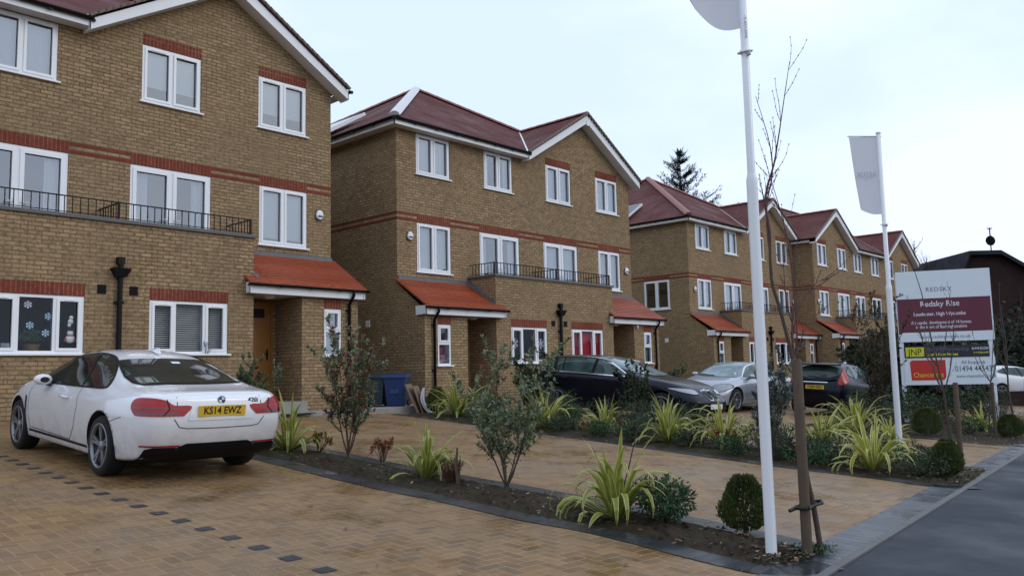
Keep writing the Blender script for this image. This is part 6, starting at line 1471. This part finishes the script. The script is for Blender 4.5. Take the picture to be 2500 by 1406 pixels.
def tall_bare(x, y, h, w, label, seed):
    R = random.Random(seed); root = empty('bare_tree', (x, y, H(x, min(y, 16))), 0, label, 'tree', 'bare trees behind the sign board'); m = MB(); m.tube([(0, 0, 0), (.2, .1, h * .3), (0, .1, h * .6), (.1, 0, h)], [h * .013, h * .01, h * .006, .01], 6); obj('trunk', m, 'bark', root); b = MB()
    for k in range(26):
        z = h * R.uniform(.25, .95); a = R.uniform(0, 6.3); L_ = (1.05 - z / h) * w * R.uniform(.6, 1.1) + .6; p = Vector((0, .05, z)); d = Vector((cos(a), sin(a), .9)).normalized(); q = [p.copy()]
        for j in range(6):
            d = (d + rv(R) * .12 + Vector((0, 0, .05))).normalized(); p = p + d * L_ / 6; q.append(p.copy())
            e = (d + rv(R) * .8).normalized(); b.tube([p, p + e * L_ * .15, p + e * L_ * .3 + Vector((0, 0, .1))], [.015, .01, .005], 3, False)
        b.tube(q, [.04, .03, .025, .02, .015, .01, .006], 4, False)
    obj('branches', b, 'bark', root); return root
for i, (x, y, h, lb) in enumerate(((62, 20.5, 11.2, 'tallest bare tree between the last gable and the dark house'), (64, 19.0, 10.4, 'bare tree left of the dark house roof'), (60, 21.5, 9.6, 'bare tree nearest the last gable'), (70, 20.0, 10.0, 'slim far bare tree over the sign board top'))): tall_bare(x, y, h, 3.5, lb, 60 + i)
# dark gabled house beyond the sign board
def far_house(x, y, rz, label):
    root = empty('dark_house', (x, y, H(60, 12)), rz, label, 'house'); w, d, e, p = 11, 9, 5.3, 9.7; m = MB()
    m.poly([(0, 0, 0), (w, 0, 0), (w, 0, e), (w * .335, 0, p - .2), (w * .13, 0, p - .2), (0, 0, e)]); m.poly([(0, 0, 0), (0, 0, e), (0, d, e), (0, d, 0)]); m.poly([(w, 0, 0), (w, d, 0), (w, d, e), (w, 0, e)]); m.poly([(0, d, 0), (0, d, e), (w, d, e), (w, d, 0)]); obj('wall', m, 'dark_brick', root)
    r = MB(); A = [(-.5, e - .35), (w * .13, p), (w * .335, p), (w + .5, e - .35)]
    for (x0, z0), (x1, z1) in zip(A, A[1:]): r.poly([(x0, -.6, z0), (x1, -.6, z1), (x1, d, z1), (x0, d, z0)]); r.poly([(x0, -.6, z0 - .3), (x0, -.6, z0), (x1, -.6, z1), (x1, -.6, z1 - .3)][::-1])
    ro = obj('roof', r, 'grey_roof', root)
    r = MB(); r.poly([(w * .5, 3.5, e - .3), (w + 14, 3.5, e - .3), (w + 14, 9, 9.3), (w * .5, 9, 9.3)]); r.poly([(w * .5, 9, 9.3), (w + 14, 9, 9.3), (w + 14, 13, e), (w * .5, 13, e)]); obj('wing_roof', r, 'grey_roof', root)
    m = MB(); m.box(w + .01, w + 13.5, 4, 12.6, 0, e - .25); obj('wing_wall', m, 'dark_brick', root)
    q = MB(); q.box(w * .30, w * .42, -.02, .02, 1.5, 3.0); f = obj('window', q, 'dark_glass', root)
    a = MB(); a.tube([(0, 0, 0), (0, 0, 1.7)], .04, 6); a.mesh([(.02, .35 * cos(2 * pi * k / 14), .75 + .38 * sin(2 * pi * k / 14)) for k in range(14)], [tuple(range(14))]); a.lathe([(.001, .10), (.25, .06), (.36, 0)], (0, 0, .75), 16, 'y'); a.tube([(-.2, 0, 1.55), (.2, 0, 1.7)], .02, 4); a.tube([(-.2, 0, 1.7), (.2, 0, 1.55)], .02, 4)
    o = obj('satellite_dish', a, 'grey_roof', ro); o.location = (w * .29, -.2, p)
    return root
far_house(65.3, 17.3, radians(-47), 'dark brick gabled house beyond the sign board, dish on its roof')
# hedge and dark evergreens at the right
def hedge_tree(x, y, h, w, label, seed, mat='leaf_hedge', n=1500, ls=.35):
    R = random.Random(seed); root = empty('dark_evergreen', (x, y, H(x, y)), 0, label, 'tree', 'dark evergreens beyond the sign board'); st = MB(); st.tube([(0, 0, 0), (0, 0, h * .7)], [.12, .05], 6); obj('trunk', st, 'bark', root); lf = MB()
    lobes = [(Vector((R.uniform(-.5, .5) * w * .7, R.uniform(-.5, .5) * w * .7, h * R.uniform(.15, .8))), R.uniform(.22, .42)) for _ in range(14)]
    for i in range(n):
        c, r = R.choice(lobes); v = rv(R); p = c + Vector((v.x * w * r, v.y * w * r, v.z * h * r * .7)) * R.uniform(.5, 1.05)
        if p.z < .05: p.z = R.uniform(.05, .4)
        for _ in range(2): leaf(lf, p + rv(R) * ls * .5, rv(R) + v * .5, rv(R), ls * R.uniform(.6, 1.2), ls * .28)
    obj('foliage', lf, mat, root)
for i, (x, y, h, w, lb) in enumerate(((31.0, 9.8, 2.6, 3.2, 'dark evergreen behind the left foot of the sign board'), (32.8, 9.6, 2.8, 2.4, 'dark evergreen behind the lower middle of the sign board'), (33.7, 9.1, 2.3, 2.2, 'dark evergreen behind the right foot of the sign board'), (50.0, 12.6, 4.2, 5, 'dark evergreen in front of the dark house gable'), (52.0, 10.3, 5.0, 5, 'dark evergreen above the distant white hatchback'), (54.5, 8.2, 4.6, 5, 'dark evergreen at the right edge behind the white hatchback'), (47, 13.8, 3.4, 4, 'dark bush left of the dark house beyond the farthest terrace'), (60, 5.5, 6, 7, 'dark evergreen just outside the right edge of the road'))): hedge_tree(x, y, h, w, lb, 80 + i)
m = MB(); m.box(0, 16, 0, .25, 0, .55); o = obj('low_wall', m, 'dark_brick'); o.location = (36.0, 8.2, H(36, 8) - .02); o.rotation_euler = (0, 0, radians(-47)); tag(o, 'low dark brick wall in front of the distant white hatchback', 'wall')
